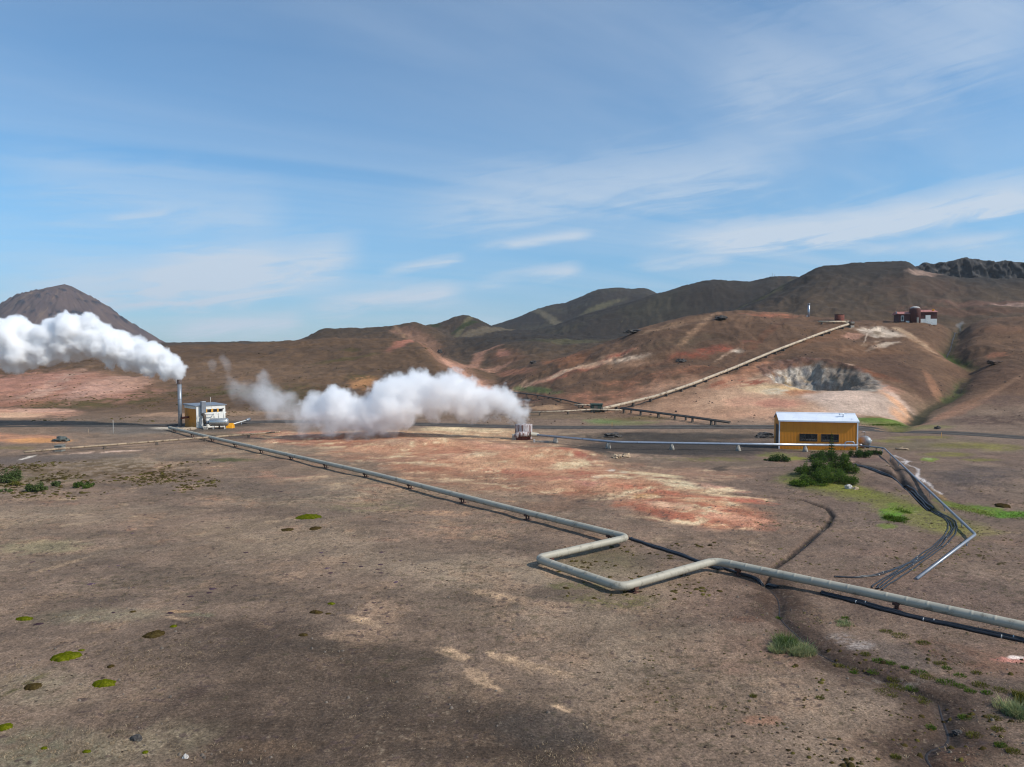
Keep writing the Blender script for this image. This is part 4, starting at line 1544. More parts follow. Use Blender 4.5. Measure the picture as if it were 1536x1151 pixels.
lp = pipe_path([(36, 678.5, .5), (90, 673.3, .5), (180, 666.5, .5), (300, 657.2, .6), (420, 648, .6)])
pipeline('old_pipeline', 'low old tan pipe crossing in front of the white station at the left', lp, .15, M['oldpipe'], 7.0, 'trestle', .5, 10.0)

# anchor block of the old pipe
b = G(90, 677)
r_ = thing('anchor_block', 'grey concrete block clasping the low old tan pipe', 'concrete block', b)
MB().box((-.52, -.45, -.3), (.52, .45, .78)).build('block', M['blockc'], r_, .04)
MB().box((-.58, -.5, .783), (.58, .5, .9)).build('cap', M['blockc'], r_, .02)

# junction box
b = G(894.5, 618.5)
r_ = thing('valve_house', 'dark green box on the hillside where the pipes meet', 'valve house', b, R(4))
MB().box((-1.25, -.8, .25), (1.25, .8, 1.75)).build('casing', M['green'], r_, .06)
MB().prism([(-.95, 1.753), (.95, 1.753), (.95, 1.82), (0, 2.0), (-.95, 1.82)], -1.4, 1.4).build('lid', M['green'], r_)
for x in (-1.0, 1.0):
    MB().box((x - .12, -.6, -.4), (x + .12, .6, .247)).build('leg', M['conc'], r_)
MB().box((-.7, -.85, .5), (.1, -.803, 1.5)).build('hatch', M['darkpipe'], r_)

# ------------------------------------------------------------------ hoses
HOSEL = 'black rubber hoses lying on the ground'


def hose(name, label, pxs, n, r, gap, ties=0.0, group=HOSEL, sag=.0):
    base = [G(*p) for p in pxs]
    P = [Vector((p[0], p[1], 0)) for p in smooth_line([np.array([b.x, b.y]) for b in base], 3)]
    P = [Vector((p[0], p[1], 0)) for p in dense([np.array([p.x, p.y]) for p in P], .8)]
    o = base[0]
    for k in range(n):
        root = thing(name, label, 'hose', o, 0, group)
        off = (k - (n - 1) / 2) * gap
        pts = []
        for i, p in enumerate(P):
            t = (P[min(i + 1, len(P) - 1)] - P[max(i - 1, 0)]).normalized()
            w = off + .035 * math.sin(i * .31 + k * 2.1) + .02 * math.sin(i * .9 + k)
            x, y = p.x - t.y * w, p.y + t.x * w
            pts.append(Vector((x, y, gz1(x, y) + r * .9 + (.05 if k == 1 and n > 2 else 0))) - o)
        MB().tube(pts, r, 8).build('rubber_tube', M['black'], root)
        if ties:
            s = ties * (.6 + .13 * k)
            L = plen(pts)
            while s < L - .5:
                p, t = along(pts, s)
                MB().tube([p - t * .025, p + t * .025], r + .008, 8).build('tie', M['clip'], root)
                s += ties
    return root


hose('black_hose', 'black hose of the bundle curving between the main pipeline and the thin pipe', [(1316, 884), (1330, 872), (1362, 853), (1395, 830), (1420, 808), (1430, 795), (1429, 786), (1420, 777), (1402, 768)], 4, .042, .2, 9.0)
hose('black_hose', 'black hose branching left from the curved bundle behind the main pipeline', [(1252, 866), (1285, 867.5), (1320, 863), (1352, 851), (1385, 836)], 2, .04, .14, 5.0)
hose('black_hose', 'black hose in the bundle running in front of the main pipeline at the lower right', [(1232, 891), (1275, 901), (1330, 917), (1400, 934), (1470, 949), (1536, 963), (1650, 988)], 3, .085, .13, 3.4)
hose('black_hose', 'thick black hose closing the open side of the square loop', [(945, 809), (975, 819), (1010, 830), (1048, 844), (1082, 856)], 2, .09, .16)
hose('black_hose', 'thin black hose lying in front of the main pipeline near the rivulet', [(1076, 850), (1110, 862), (1140, 873), (1166, 882)], 2, .07, .14)
hose('black_hose', 'black hose lying in the dark trench below the spherical tank', [(1282, 697), (1318, 710), (1352, 729), (1366, 739), (1382, 754), (1396, 767)], 3, .08, .2)

# ------------------------------------------------------------------ steam stack and station at left
b = G(270.5, 641)
r_ = thing('steam_stack', 'tall grey steel stack with a rusty top giving off the left plume', 'chimney', b)
MB().cyl((0, 0, .12), (0, 0, 8.2), .36, .35, 24).build('shaft', M['steel'], r_)
MB().tube([(0, 0, 8.1), (0, 0, 8.25), (0, 0, 8.95)], [.37, .41, .42], 24, False).build('rim', M['rimst'], r_)
MB().cyl((0, 0, -.3), (0, 0, .117), .8, .8, 20).build('base', M['conc'], r_)
for z in (2.6, 5.2):
    MB().cyl((0, 0, z), (0, 0, z + .10), .39, .39, 24).build('flange', M['steel'], r_)
MB().tube(fillet([(0.2, -.05, 1.7), (1.3, -.3, 1.9), (1.6, .4, 1.9)], .4), .2, 12).build('inlet_pipe', M['rust'], r_)

b = G(295, 642.5)
st = thing('steam_station', 'small white fronted building with ochre side beside the tall stack', 'building', b, R(45))
W, D, Hh = 5.4, 5.6, 4.05
MB().box((0, 0, -.5), (W, .18, Hh)).build('front_wall', M['white'], st)
MB().box((-.02, .183, -.5), (.16, D, Hh - .15)).build('side_wall', M['orange'], st)
MB().box((W - .18, .183, -.5), (W, D, Hh)).build('end_wall', M['white'], st)
MB().box((.163, D - .18, -.5), (W - .183, D, Hh)).build('rear_wall', M['white'], st)
MB().prism([(-.15, Hh + .003), (D + .2, Hh + .003), (D + .2, Hh + .25), (-.15, Hh + .12)], -.3, W + .25).build('roof', M['steel'], st)
MB().box((-.05, .2, Hh - .55), (-.023, D, Hh - .02)).build('gutter', M['white'], st)
for i, x in enumerate((2.0, 3.1, 4.15)):
    w_ = MB().box((x, -.05, 2.85), (x + .72, -.003, 3.4)).build('window', M['frame'], st)
    MB().box((x + .05, -.06, 2.9), (x + .67, -.053, 3.35)).build('pane', M['glass'], w_)
    MB().box((x - .42, -.04, 2.82), (x - .04, -.003, 3.44)).build('panel', M['orange2'], st)
MB().box((.7, -.75, 2.75), (1.5, -.003, 4.95)).build('vent_duct', M['steel'], st, .03)
MB().cyl((3.1, 1.2, Hh + .15), (3.1, 1.2, Hh + 1.5), .03, seg=6).build('antenna', M['white'], st)
MB().box((4.9, -.14, 3.3), (5.05, -.003, 3.5)).build('wall_lamp', M['frame'], st)
stb = MB()
for k in range(8):
    stb.box((.35, -.35 - .22 * (8 - k), .2 * k), (1.05, -.35 - .22 * (8 - k) + .26, .2 * k + .05))
for x in (.3, 1.08):
    stb.tube([(x, -2.15, -.1), (x, -.35, 1.6)], .05, 6)
    stb.tube([(x, -2.15, 0), (x, -2.15, 1.0), (x, -.35, 2.6), (x, -.35, 1.6)], .03, 6)
stb.build('stair', M['steel'], st)
MB().tube(fillet([(1.1, -.1, 2.5), (1.1, -.9, 2.4), (1.1, -1.1, .4)], .5), .3, 12).build('drain_pipe', M['darkpipe'], st)
MB().tube(fillet([(1.7, -.05, 2.4), (1.7, -.6, 2.4), (3.0, -.7, 2.45), (3.0, -.05, 2.45)], .3), .07, 8).build('wall_pipe', M['steel'], st)
MB().box((-3.4, -1.6, -.25), (-.6, .4, .28)).build('plinth', M['tanpipe'], st, .04)

b = G(329, 643.5)
tk = thing('separator_tank', 'shiny silver horizontal tank on legs before the white station', 'tank', b, R(8))
MB().tube([(-1.75, 0, 1.25), (-1.68, 0, 1.25), (-1.5, 0, 1.25), (1.4, 0, 1.25), (1.58, 0, 1.25), (1.66, 0, 1.25)], [.3, .55, .72, .72, .55, .3], 24).build('shell', mat('mirror_steel', (196, 194, 188), .3, .75, .04), tk)
for x in (-1.0, 1.0):
    for y in (-.4, .4):
        MB().cyl((x, y, -.3), (x, y, .85), .07, seg=8).build('leg', M['white'], tk)
for x in (-.9, -.1, .8):
    MB().tube(fillet([(x, .1, 1.9), (x, .1, 2.9), (x + .25, .7, 3.0)], .25), .09, 10).build('riser_pipe', M['white'], tk)
MB().cyl((-2.2, 0, 1.2), (-1.72, 0, 1.22), .34, .34, 14).build('manway', M['steel'], tk)
MB().box((-2.6, -.8, -.3), (-1.9, -.2, .4)).build('footing', M['conc'], tk)
MB().tube([(0, 0, .6), (0, 0, -.1)], .14, 10).build('drain', M['darkpipe'], tk)

b0, b1 = G(345, 642), G(373, 635.5)
dq = thing('discharge_pipe', 'thin white pipe with a grey end and yellow foot right of the silver tank', 'pipe', b0)
v = b1 - b0
MB().cyl((0, 0, .55), v * .86 + Vector((0, 0, .75)), .10, seg=10).build('pipe', M['white'], dq)
MB().cyl(v * .86 + Vector((0, 0, .75)), v + Vector((.2, 0, .85)), .26, .3, 14).build('outlet', M['steel'], dq)
MB().prism([(-.8, -.1), (.6, -.1), (.4, .55), (-.1, .95), (-.5, .5)], -.8, .7).build('foot', M['yellow'], dq, .05)
MB().cyl(v * .6 + Vector((0, 0, -.2)), v * .6 + Vector((0, 0, .6)), .05, seg=8).build('prop', M['steel'], dq)

# ------------------------------------------------------------------ silencer with the second plume
b = G(785.5, 658.5)
sl_ = thing('steam_silencer', 'white crusted round steam vent with reddish streaks on the plain', 'steam vent', b)
mt, nt = new_mat('stained_white_drum')
g = NT(nt)
out = g.n('ShaderNodeOutputMaterial')
bs = g.n('ShaderNodeBsdfPrincipled')
tc = g.n('ShaderNodeTexCoord')
mpn = g.n('ShaderNodeMapping')
mpn.inputs['Scale'].default_value = (2.2, 2.2, .25)
nt.links.new(tc.outputs['Object'], mpn.inputs[0])
n1 = g.noise(mpn.outputs[0], 1.4, 6, .6)
col = g.mixc(g.ramp(n1, .45, .60), L3(186, 178, 176), L3(110, 76, 68))
g.set(bs, 'Base Color', col)
bs.inputs['Roughness'].default_value = .85
nt.links.new(bs.outputs[0], out.inputs[0])
MB().tube([(0, 0, -.3), (0, 0, 2.3), (0, 0, 2.37), (0, 0, 2.35), (0, 0, 1.5)], [1.4, 1.42, 1.42, 1.3, 1.28], 36, False).build('drum', mt, sl_)
MB().tube(fillet([(-1.3, -1.75, .55), (-1.0, -1.8, 1.0), (.9, -1.7, .95)], .6), .40, 18).build('inlet_pipe', mt, sl_)
MB().tube([(.9, -1.7, .95), (1.0, -1.7, .95), (2.1, -1.55, .85), (2.4, -1.5, .82)], [.42, .36, .34, .26], 16).build('reducer', M['clad'], sl_)
MB().cyl((1.0, -1.7, .95), (1.08, -1.69, .95), .47, .47, 18).build('flange', M['rust'], sl_)
MB().box((-1.9, -1.9, -.2), (-1.35, -1.3, .95)).build('footing', M['conc'], sl_, .03)
MB().box((-1.2, -1.7, -.3), (1.1, -1.25, .55)).build('saddle', M['rust'], sl_)
pl_ = G(822, 664)
lg = thing('timber_beam', 'pale timber beam lying under the silver pipe by the vent', 'timber', pl_, R(-6))
MB().box((-2.0, -.16, -.02), (1.6, .16, .26)).build('beam', M['conc'], lg, .02)
MB().box((-2.3, -.2, -.05), (-2.02, .2, .5)).build('end_block', M['rockw'], lg, .04)

# ------------------------------------------------------------------ ochre shed
b = at(1168, 673, 0)
b.z = gz1(b.x, b.y) - .02
PHI = R(12)
sh = thing('ochre_shed', 'ochre corrugated shed with white roof and two dark windows', 'building', b, -PHI)
W, D, Hh, Hr = 10.75, 4.5, 4.22, 5.08
mt, nt = new_mat('ochre_corrugated')
g = NT(nt)
out = g.n('ShaderNodeOutputMaterial')
bs = g.n('ShaderNodeBsdfPrincipled')
tc = g.n('ShaderNodeTexCoord')
sx = g.n('ShaderNodeSeparateXYZ')
nt.links.new(tc.outputs['Object'], sx.inputs[0])
n1 = g.noise(tc.outputs['Object'], .5, 6, .6)
col = g.mixc(g.ramp(n1, .3, .7), L3(206, 124, 16), L3(218, 136, 22))
ph = g.m('FRACT', g.m('MULTIPLY', g.m('ADD', sx.outputs[0], sx.outputs[1]), 1.0))
col = g.mixc(g.ramp(g.m('ABSOLUTE', g.m('SUBTRACT', ph, .5)), .45, .5, 0, .2), col, L3(140, 84, 14))
g.set(bs, 'Base Color', col)
bs.inputs['Roughness'].default_value = .55
bn = g.n('ShaderNodeBump')
bn.inputs['Strength'].default_value = .25
bn.inputs['Distance'].default_value = .02
g.set(bn, 'Height', g.m('SINE', g.m('MULTIPLY', g.m('ADD', sx.outputs[0], sx.outputs[1]), 31.4)))
nt.links.new(bn.outputs[0], bs.inputs['Normal'])
nt.links.new(bs.outputs[0], out.inputs[0])
OC = mt
MB().prism([(0, -.6), (D, -.6), (D, Hh), (D / 2, Hr), (0, Hh)], 0, W).build('wall', OC, sh)
ov = .22
for s_, nm in ((0, 'roof_slope'), (1, 'roof_slope')):
    y0 = -ov if s_ == 0 else D + ov
    z0 = Hh - ov * (Hr - Hh) / (D / 2)
    MB().prism([(y0, z0 + .03), (D / 2, Hr + .03), (D / 2, Hr + .13), (y0, z0 + .13)], -.12, W + .12).build(nm, M['roofw'], sh)
MB().prism([(D / 2 - .16, Hr + .11), (D / 2 + .16, Hr + .11), (D / 2, Hr + .2)], -.12, W + .12).build('ridge_cap', M['roofw'], sh)
for x0, x1 in ((-.03, .14), (W - .14, W + .03)):
    MB().box((x0, -.03, -.3), (x1, -.003, Hh - .1)).build('corner_trim', M['roofw'], sh)
MB().box((-.10, -ov - .04, Hh - .16), (W + .10, -ov - .005, Hh + .02)).build('eave_trim', M['roofw'], sh)
for x0, x1 in ((2.85, 5.3), (5.8, 8.2)):
    w_ = MB()
    z0, z1 = 1.2, 2.32
    w_.box((x0, -.07, z0), (x1, -.003, z0 + .09)).box((x0, -.07, z1 - .09), (x1, -.003, z1)).box((x0, -.07, z0 + .093), (x0 + .09, -.003, z1 - .093)).box((x1 - .09, -.07, z0 + .093), (x1, -.003, z1 - .093))
    for f in (.34, .68):
        xm = x0 + (x1 - x0) * f
        w_.box((xm - .03, -.065, z0 + .093), (xm + .03, -.003, z1 - .093))
    wo_ = w_.build('window', M['frame'], sh)
    MB().box((x0 + .092, -.03, z0 + .095), (x1 - .092, -.006, z1 - .095)).build('pane', M['glass'], wo_)
dr = MB().box((-.06, .45, -.2), (-.003, 2.7, 3.5)).build('door', M['door'], sh)
MB().box((-.10, 2.45, 1.0), (-.063, 2.55, 1.25)).build('handle', M['steel'], dr)
MB().tube(fillet([(9.0, 1.1, Hh + .4), (9.0, 1.1, Hh + 1.05), (8.5, 1.0, Hh + 1.0), (8.45, 1.0, Hh + .8)], .2), .11, 10).build('roof_vent', M['roofw'], sh)
MB().tube(fillet([(8.9, -.6, .5), (8.9, -.6, 1.35), (10.1, -.6, 1.35), (10.1, -.6, .8)], .4), .10, 12).build('bypass_pipe', M['silver'], sh)

b = G(1297, 672)
tk = thing('spherical_tank', 'grey rounded tank on legs at the right end of the ochre shed', 'tank', b, R(20))
MB().ball((0, 0, 1.02), .78, 1.0, .78, 3).build('shell', mat('galvanised_shell', (150, 154, 156), .5, .35, .12, 3.0), tk)
for x in (-.45, .45):
    MB().box((x - .07, -.5, -.2), (x + .07, .5, .55)).build('leg', M['steel'], tk)
MB().tube(fillet([(0, 0, 1.75), (0, 0, 2.35), (-.7, 0, 2.35)], .15), .055, 8).build('riser_pipe', M['steel'], tk)
MB().cyl((.7, 0, 1.0), (1.5, .2, .95), .1, seg=10).build('outlet_pipe', M['white'], tk)
MB().cyl((-.85, -.2, .5), (-1.5, -.5, .45), .2, .2, 12).build('valve', M['silver'], tk)

# ------------------------------------------------------------------ buildings on the hill
b = G(1381, 484)
rb = thing('red_building', 'maroon hilltop building with a squat tower and pale red roofs', 'building', b, R(-8))
rb.scale = (.9, .9, .95)
MB().box((.003, 0, 1.25), (5.5, 6, 3.5)).build('wall', M['red'], rb)
MB().box((-.02, -.04, -.8), (5.54, 6.04, 1.247)).build('plinth', M['white'], rb)
MB().prism([(-.3, 3.503), (6.3, 3.503), (6.3, 3.65), (3, 4.5), (-.3, 3.65)], -.2, 5.8).build('roof', M['redroof'], rb)
MB().box((1.6, -.10, -.3), (3.3, -.043, 2.5)).build('door', M['white'], rb)
MB().box((4.3, .8, 4.05), (4.9, 1.4, 4.6)).build('roof_light', M['yellow'], rb)
tw = MB()
tw.tube([(-1.85, .5, -.8), (-1.85, .5, 4.4), (-1.85, .5, 4.9)], [1.85, 1.85, 1.8], 16)
tw.build('tower', M['red'], rb)
MB().tube([(-1.85, .5, 4.9), (-1.85, .5, 5.45), (-1.85, .5, 5.6)], [1.82, 1.15, .4], 16).build('tower_cap', M['rockw'], rb)
MB().box((-1.9, -1.42, -.2), (-1.2, -1.30, 1.7)).build('tower_door', M['conc'], rb)
MB().box((-7.3, .3, -.8), (-3.3, 5.4, 2.9)).build('wing', M['red'], rb)
MB().prism([(-.1, 2.903), (5.8, 2.903), (5.8, 3.0), (2.8, 3.9), (-.1, 3.05)], -7.9, -2.6).build('wing_roof', M['redroof'], rb)
w_ = MB().box((-6.7, .22, .5), (-5.7, .297, 2.4)).build('window', M['white'], rb)
MB().box((-6.55, .19, .7), (-5.85, .217, 2.2)).build('pane', M['glass'], w_)
MB().box((-5.0, .22, -.4), (-3.8, .297, .6)).build('panel', M['white'], rb)
MB().box((-8.2, 1.0, 3.0), (-7.85, 1.2, 3.9)).build('roof_post', M['steel'], rb)

b = G(1213, 475.5)
s2 = thing('slim_stack', 'slim silver stack standing alone on the hill crest', 'chimney', b)
MB().cyl((0, 0, -.4), (0, 0, 4.2), .36, .36, 16).build('shaft', M['silver'], s2)
MB().cyl((0, 0, 4.2), (0, 0, 4.55), .44, .44, 16).build('rim', M['steel'], s2)
MB().box((-.9, -.3, -.2), (-.35, .3, .5)).build('valve_box', M['steel'], s2)
b = G(1259, 483)
dm = thing('rusty_drum', 'wide rust red steel drum on the hill crest at the pipe head', 'tank', b)
MB().tube([(0, 0, -.4), (0, 0, 2.4), (0, 0, 2.4), (0, 0, 1.9)], [1.5, 1.5, 1.38, 1.36], 24, False).build('shell', M['rust'], dm)
MB().tube([(0, 0, 2.28), (0, 0, 2.46)], [1.56, 1.56], 24, False).build('rim', M['rustst'], dm)
MB().box((1.2, -1.3, -.4), (2.6, -.6, .35)).build('inlet_box', M['tanpipe'], dm)
b = G(1277, 491)
vb = thing('valve_assembly', 'dark valve frame at the top end of the hill pipeline', 'valve', b, R(20))
MB().box((-.7, -.5, -.3), (.7, .5, .5)).build('base', M['conc'], vb)
MB().tube([(-.8, 0, 1.1), (1.5, .6, 1.3)], .5, 14).build('valve_body', M['darkpipe'], vb)
MB().cyl((0, 0, 1.5), (0, 0, 2.1), .07, seg=8).build('stem', M['steel'], vb)
MB().cyl((0, 0, 2.1), (0, 0, 2.18), .4, .4, 14).build('handwheel', M['rust'], vb)

# mast on the far ridge
b = hit(1160, 417.5)
b = Vector((b[0], b[1], gz1(*b)))
ms = thing('radio_mast', 'tiny thin mast on the far ridge left of the big dark hill', 'mast', b)
for x in (-1.2, 1.0):
    MB().cyl((x, 0, -1), (x, 0, 4.6 if x < 0 else 3.2), .16, .10, 6).build('pole', M['darkpipe'], ms)
MB().box((-3.5, -1.5, -1), (3.0, 1.5, .9)).build('hut', M['rock'], ms)

# marker posts
for px, py, h, m_, lab in [(170, 650, 2.2, 'white', 'thin white marker pole beside the track left of the stack'), (918, 641, .9, 'yellow', 'small yellow post at the road edge below the green box'),
                           (1412, 657, .8, 'yellow', 'short yellow post beside the road right of the shed'), (133, 652, .9, 'log', 'short wooden stake on the plain left of the white marker pole'),
                           (828, 600, 1.4, 'darkpipe', 'lone dark post beside the valley pipe')]:
    p_ = G(px, py)
    t_ = thing('marker_post', lab, 'post', p_)
    MB().cyl((0, 0, -.2), (0, 0, h), .024, .02, 8).build('post', M[m_], t_)
    MB().cyl((0, 0, h), (0, 0, h + .07), .035, .03, 8).build('cap', M[m_], t_)


# ------------------------------------------------------------------ rocks
def rock(name, label, px, py, w, h, m, cat='rock', n=1, group=None, d=None):
    p = G(px, py)
    s = np.linalg.norm(p) / F
    r = MB()
    rd = random.Random(int(px * 7 + py))
    for k in range(n):
        f = 1.0 if k == 0 else rd.uniform(.35, .6)
        ox = 0 if k == 0 else rd.uniform(-.5, .5) * w * s
        r.ball((ox, rd.uniform(-.2, .2) * w * s, h * s * .25 * f), w * s * .5 * f, (d or w * .7) * s * .5 * f, h * s * .8 * f, 3, .55, rd.randint(0, 99), -.15)
    ob = r.build(name, m)
    ob.location = p
    tag(ob, label, cat, group)
    return ob


rock('boulder', 'grey green pyramid boulder left of the marker pole', 94, 662, 18, 6, M['rockg'], n=3)
rock('boulder', 'pale twin stones below the green bushes', 1273, 733, 9, 5, M['rockw'], n=3)
rock('boulder', 'brown stone just right of the pale twin stones', 1283, 734, 7, 3.5, M['log'])
rock('boulder', 'black boulder beside the road at the foot of the right hill', 1407, 644, 7, 4, M['rock'])
rock('boulder', 'pale slab of rock left of the pair under the silver pipe', 926, 687, 14, 5, M['log'])
rock('boulder', 'second pale slab under the silver pipe, nearer the shed', 940, 686, 12, 5, M['log'])
rock('boulder', 'dark ragged rocks on the embankment behind the silver pipe', 918, 656, 24, 6, M['rock'], n=4)
rock('boulder', 'dark bank of rocks just left of the ochre shed', 1150, 656, 26, 6, M['rock'], n=4)
rock('boulder', 'square dark rocks at the notch of the left plateau', 660, 530, 7, 5, M['rock'], n=2)
rock('boulder', 'dark crag near the top of the red hill', 1081, 479, 15, 5, M['rock'], n=4)
rock('boulder', 'line of dark rocks on the left shoulder of the red hill', 952, 499, 26, 4, M['rock'], n=5)
rock('boulder', 'small dark cone of rock in the valley', 799, 546, 10, 5, M['rock'], n=2)
rock('boulder', 'dark lumps halfway up the red hill', 1022, 543, 14, 4, M['rock'], n=4)
rock('boulder', 'brown ledge of rock on the far right slope', 1492, 546, 18, 4, M['slope_stone'], n=3)
rock('boulder', 'dark stone in the foreground gravel at lower left', 207, 1108, 14, 6, M['rock'], n=2)
rock('boulder', 'pale stone block near the bottom left edge', 278, 1138, 8, 5, M['rockw'])
rock('boulder', 'dark lava lumps beside the rivulet at the lower right', 1436, 1100, 12, 4, M['rock'], n=5)
t_ = G(1352, 675)
lg = thing('bleached_log', 'bleached log lying near the bend of the thin pipe', 'log', t_, R(-14))
MB().tube([(-.8, 0, .12), (0, .03, .16), (.6, 0, .14), (1.0, -.05, .1)], [.11, .15, .13, .07], 10).build('log', M['log'], lg)
MB().tube([(-.1, .1, .3), (.3, .25, .42)], [.05, .03], 8).build('stub', M['log'], lg)

# ------------------------------------------------------------------ shrubs
def leaves(n, clumps, size, rd, flat=.75):
    """clumps: (cx, cy, cz, rx, ry, rz): small leaf quads through each clump, thicker towards its skin"""
    cl = np.array(clumps)
    wgt = cl[:, 3] * cl[:, 4] + .01
    k = rd.choice(len(cl), n, p=wgt / wgt.sum())
    d = rd.normal(size=(n, 3))
    d /= np.linalg.norm(d, axis=1)[:, None]
    rad = rd.random(n) ** .45
    rad *= 1 + .25 * rd.normal(size=n) * (rd.random(n) < .25)
    P = cl[k, :3] + d * cl[k, 3:] * rad[:, None]
    P[:, 2] = np.maximum(P[:, 2], .02)
    a = rd.normal(size=(n, 3))
    a[:, 2] = a[:, 2] * .7 + .5
    a /= np.linalg.norm(a, axis=1)[:, None]
    b = np.cross(a, rd.normal(size=(n, 3)))
    b /= np.linalg.norm(b, axis=1)[:, None]
    s = size * rd.uniform(.55, 1.25, n)[:, None]
    V = np.stack([P - a * s, P + b * s * .45, P + a * s, P - b * s * .45], 1).reshape(-1, 3)
    F4 = np.arange(n * 4).reshape(-1, 4)
    clt = rd.random(len(cl)) * .45
    tone = np.clip(rd.random(n) * .5 + clt[k] + .12 * rd.normal(size=n), 0, 1)
    return V, F4, np.repeat(tone, 4)


def shrub(label, px, py, w, h, kind, n, seedn, leaf=.085, group='shrubs on the plain'):
    p = G(px, py)
    s = p.y / F
    W, Hh = w * s * .80, h * s * .88
    rd = np.random.default_rng(seedn)
    n = int(n * 1.7)
    t = thing('shrub', label, 'shrub', p, rd.uniform(-.3, .3), group)
    cl = []
    m = max(8, int(W * 6))
    for k in range(m):
        x = rd.uniform(-.45, .45) * W
        y = rd.uniform(-.3, .3) * W
        e = 1 - (abs(x) / (W * .5)) ** 2
        hz = Hh * rd.uniform(.4, 1.0) * (.3 + .7 * e)
        rr = min(rd.uniform(.08, .17) * W, .6)
        cl.append((x, y, hz * .5, rr, rr, max(.14, hz * .52)))
    V, Fq, tone = leaves(n, cl, leaf, rd)
    from_arrays('foliage', V, Fq, LM[kind], t, tone)
    sb = MB()
    for k in range(7):
        c = cl[k % len(cl)]
        sb.tube([(c[0] * .25, c[1] * .25, -.1), (c[0] * .6, c[1] * .6, c[2] * .5), (c[0], c[1], c[2] + c[5] * .7)], [.035, .025, .01], 5)
    sb.build('stem', M['bark'], t)


shrub('widest and lowest dark green shrub below the shed', 1243, 724, 92, 34, 'willow', 5200, 1)
shrub('dense green shrub in the middle of the clump below the shed', 1222, 712, 62, 34, 'willow', 3600, 2)
shrub('dense green shrub at the right of the clump below the shed', 1262, 708, 54, 38, 'willow', 3400, 3)
shrub('upper green shrub of the clump, touching the silver pipe from below', 1240, 692, 76, 26, 'spruce', 3600, 4)
shrub('dark green shrub under the right corner of the shed', 1287, 686, 42, 22, 'spruce', 1900, 5)
shrub('small dark shrub below the spherical tank', 1311, 682, 26, 13, 'spruce', 900, 6)
shrub('low dark shrub alone below the left corner of the shed', 1166, 692, 42, 16, 'spruce', 1700, 7)
shrub('low bright fringe of shrub on the grass at the foot of the clump', 1210, 728, 64, 14, 'lush', 1500, 8)
shrub('grey green shrub cut by the left edge of the photo', 6, 724, 56, 34, 'grey', 1500, 9, .10)
shrub('grey green shrub second from the left edge', 52, 737, 38, 20, 'grey', 1000, 10, .10)
shrub('small round shrub between two larger ones at the left', 85, 729, 22, 11, 'grey', 420, 11, .10)
shrub('low spreading green shrub, rightmost of the left group', 124, 731, 38, 13, 'willow', 760, 12, .10)
shrub('tiny flat shrub at the far left below the edge shrub', 8, 738, 22, 8, 'grey', 260, 13, .10)
shrub('tiny shrub under the second shrub at the left', 22, 729, 26, 9, 'olive', 320, 14, .10)
# young spruce in front of the windows
p = G(1247, 690)
t = thing('young_spruce', 'thin young conifer rising before the right window of the shed', 'tree', p)
rd = np.random.default_rng(77)
cl = []
for k in range(9):
    z = .4 + k * .36
    rr = .62 * (1 - k / 9.5) + .05
    for q in range(4):
        a = q * 1.57 + k * .8
        cl.append((math.cos(a) * rr * .5, math.sin(a) * rr * .5, z, rr * .5, rr * .5, .12))
V, Fq, tone = leaves(1500, cl, .075, rd)
from_arrays('crown', V, Fq, LM['spruce'], t, tone)
MB().tube([(0, 0, -.1), (0, 0, 2.0), (0, 0, 3.9)], [.06, .04, .01], 6).build('trunk', M['bark'], t)


# ------------------------------------------------------------------ grass tussocks
def blades(n, rx, ry, hgt, rd, width=.02, lean=.7):
    a = rd.random(n) * 2 * np.pi
    r = np.sqrt(rd.random(n))
    bx, by = np.cos(a) * r * rx, np.sin(a) * r * ry
    h = hgt * rd.uniform(.45, 1.1, n) * (1.1 - .55 * r)
    la = a + rd.normal(size=n) * .7
    ln = lean * h * rd.uniform(.3, 1.2, n)
    wv = rd.random(n) * 2 * np.pi
    wx, wy = np.cos(wv) * width, np.sin(wv) * width
    B = np.stack([bx, by, np.full(n, -.02)], 1)
    Mm = B + np.stack([np.cos(la) * ln * .35, np.sin(la) * ln * .35, h * .6], 1)
    T = B + np.stack([np.cos(la) * ln, np.sin(la) * ln, h], 1)
    Wd = np.stack([wx, wy, wx * 0], 1)
    V = np.stack([B - Wd, B + Wd, Mm + Wd * .7, Mm - Wd * .7, T + Wd * .12, T - Wd * .12], 1).reshape(-1, 3)
    i = np.arange(n)[:, None] * 6
    Fq = np.concatenate([i + np.array([[0, 1, 2, 3]]), i + np.array([[3, 2, 4, 5]])], 0)
    tone = np.clip(rd.random(n) * .7 + .3 * r, 0, 1)
    return V, Fq, np.repeat(tone, 6)


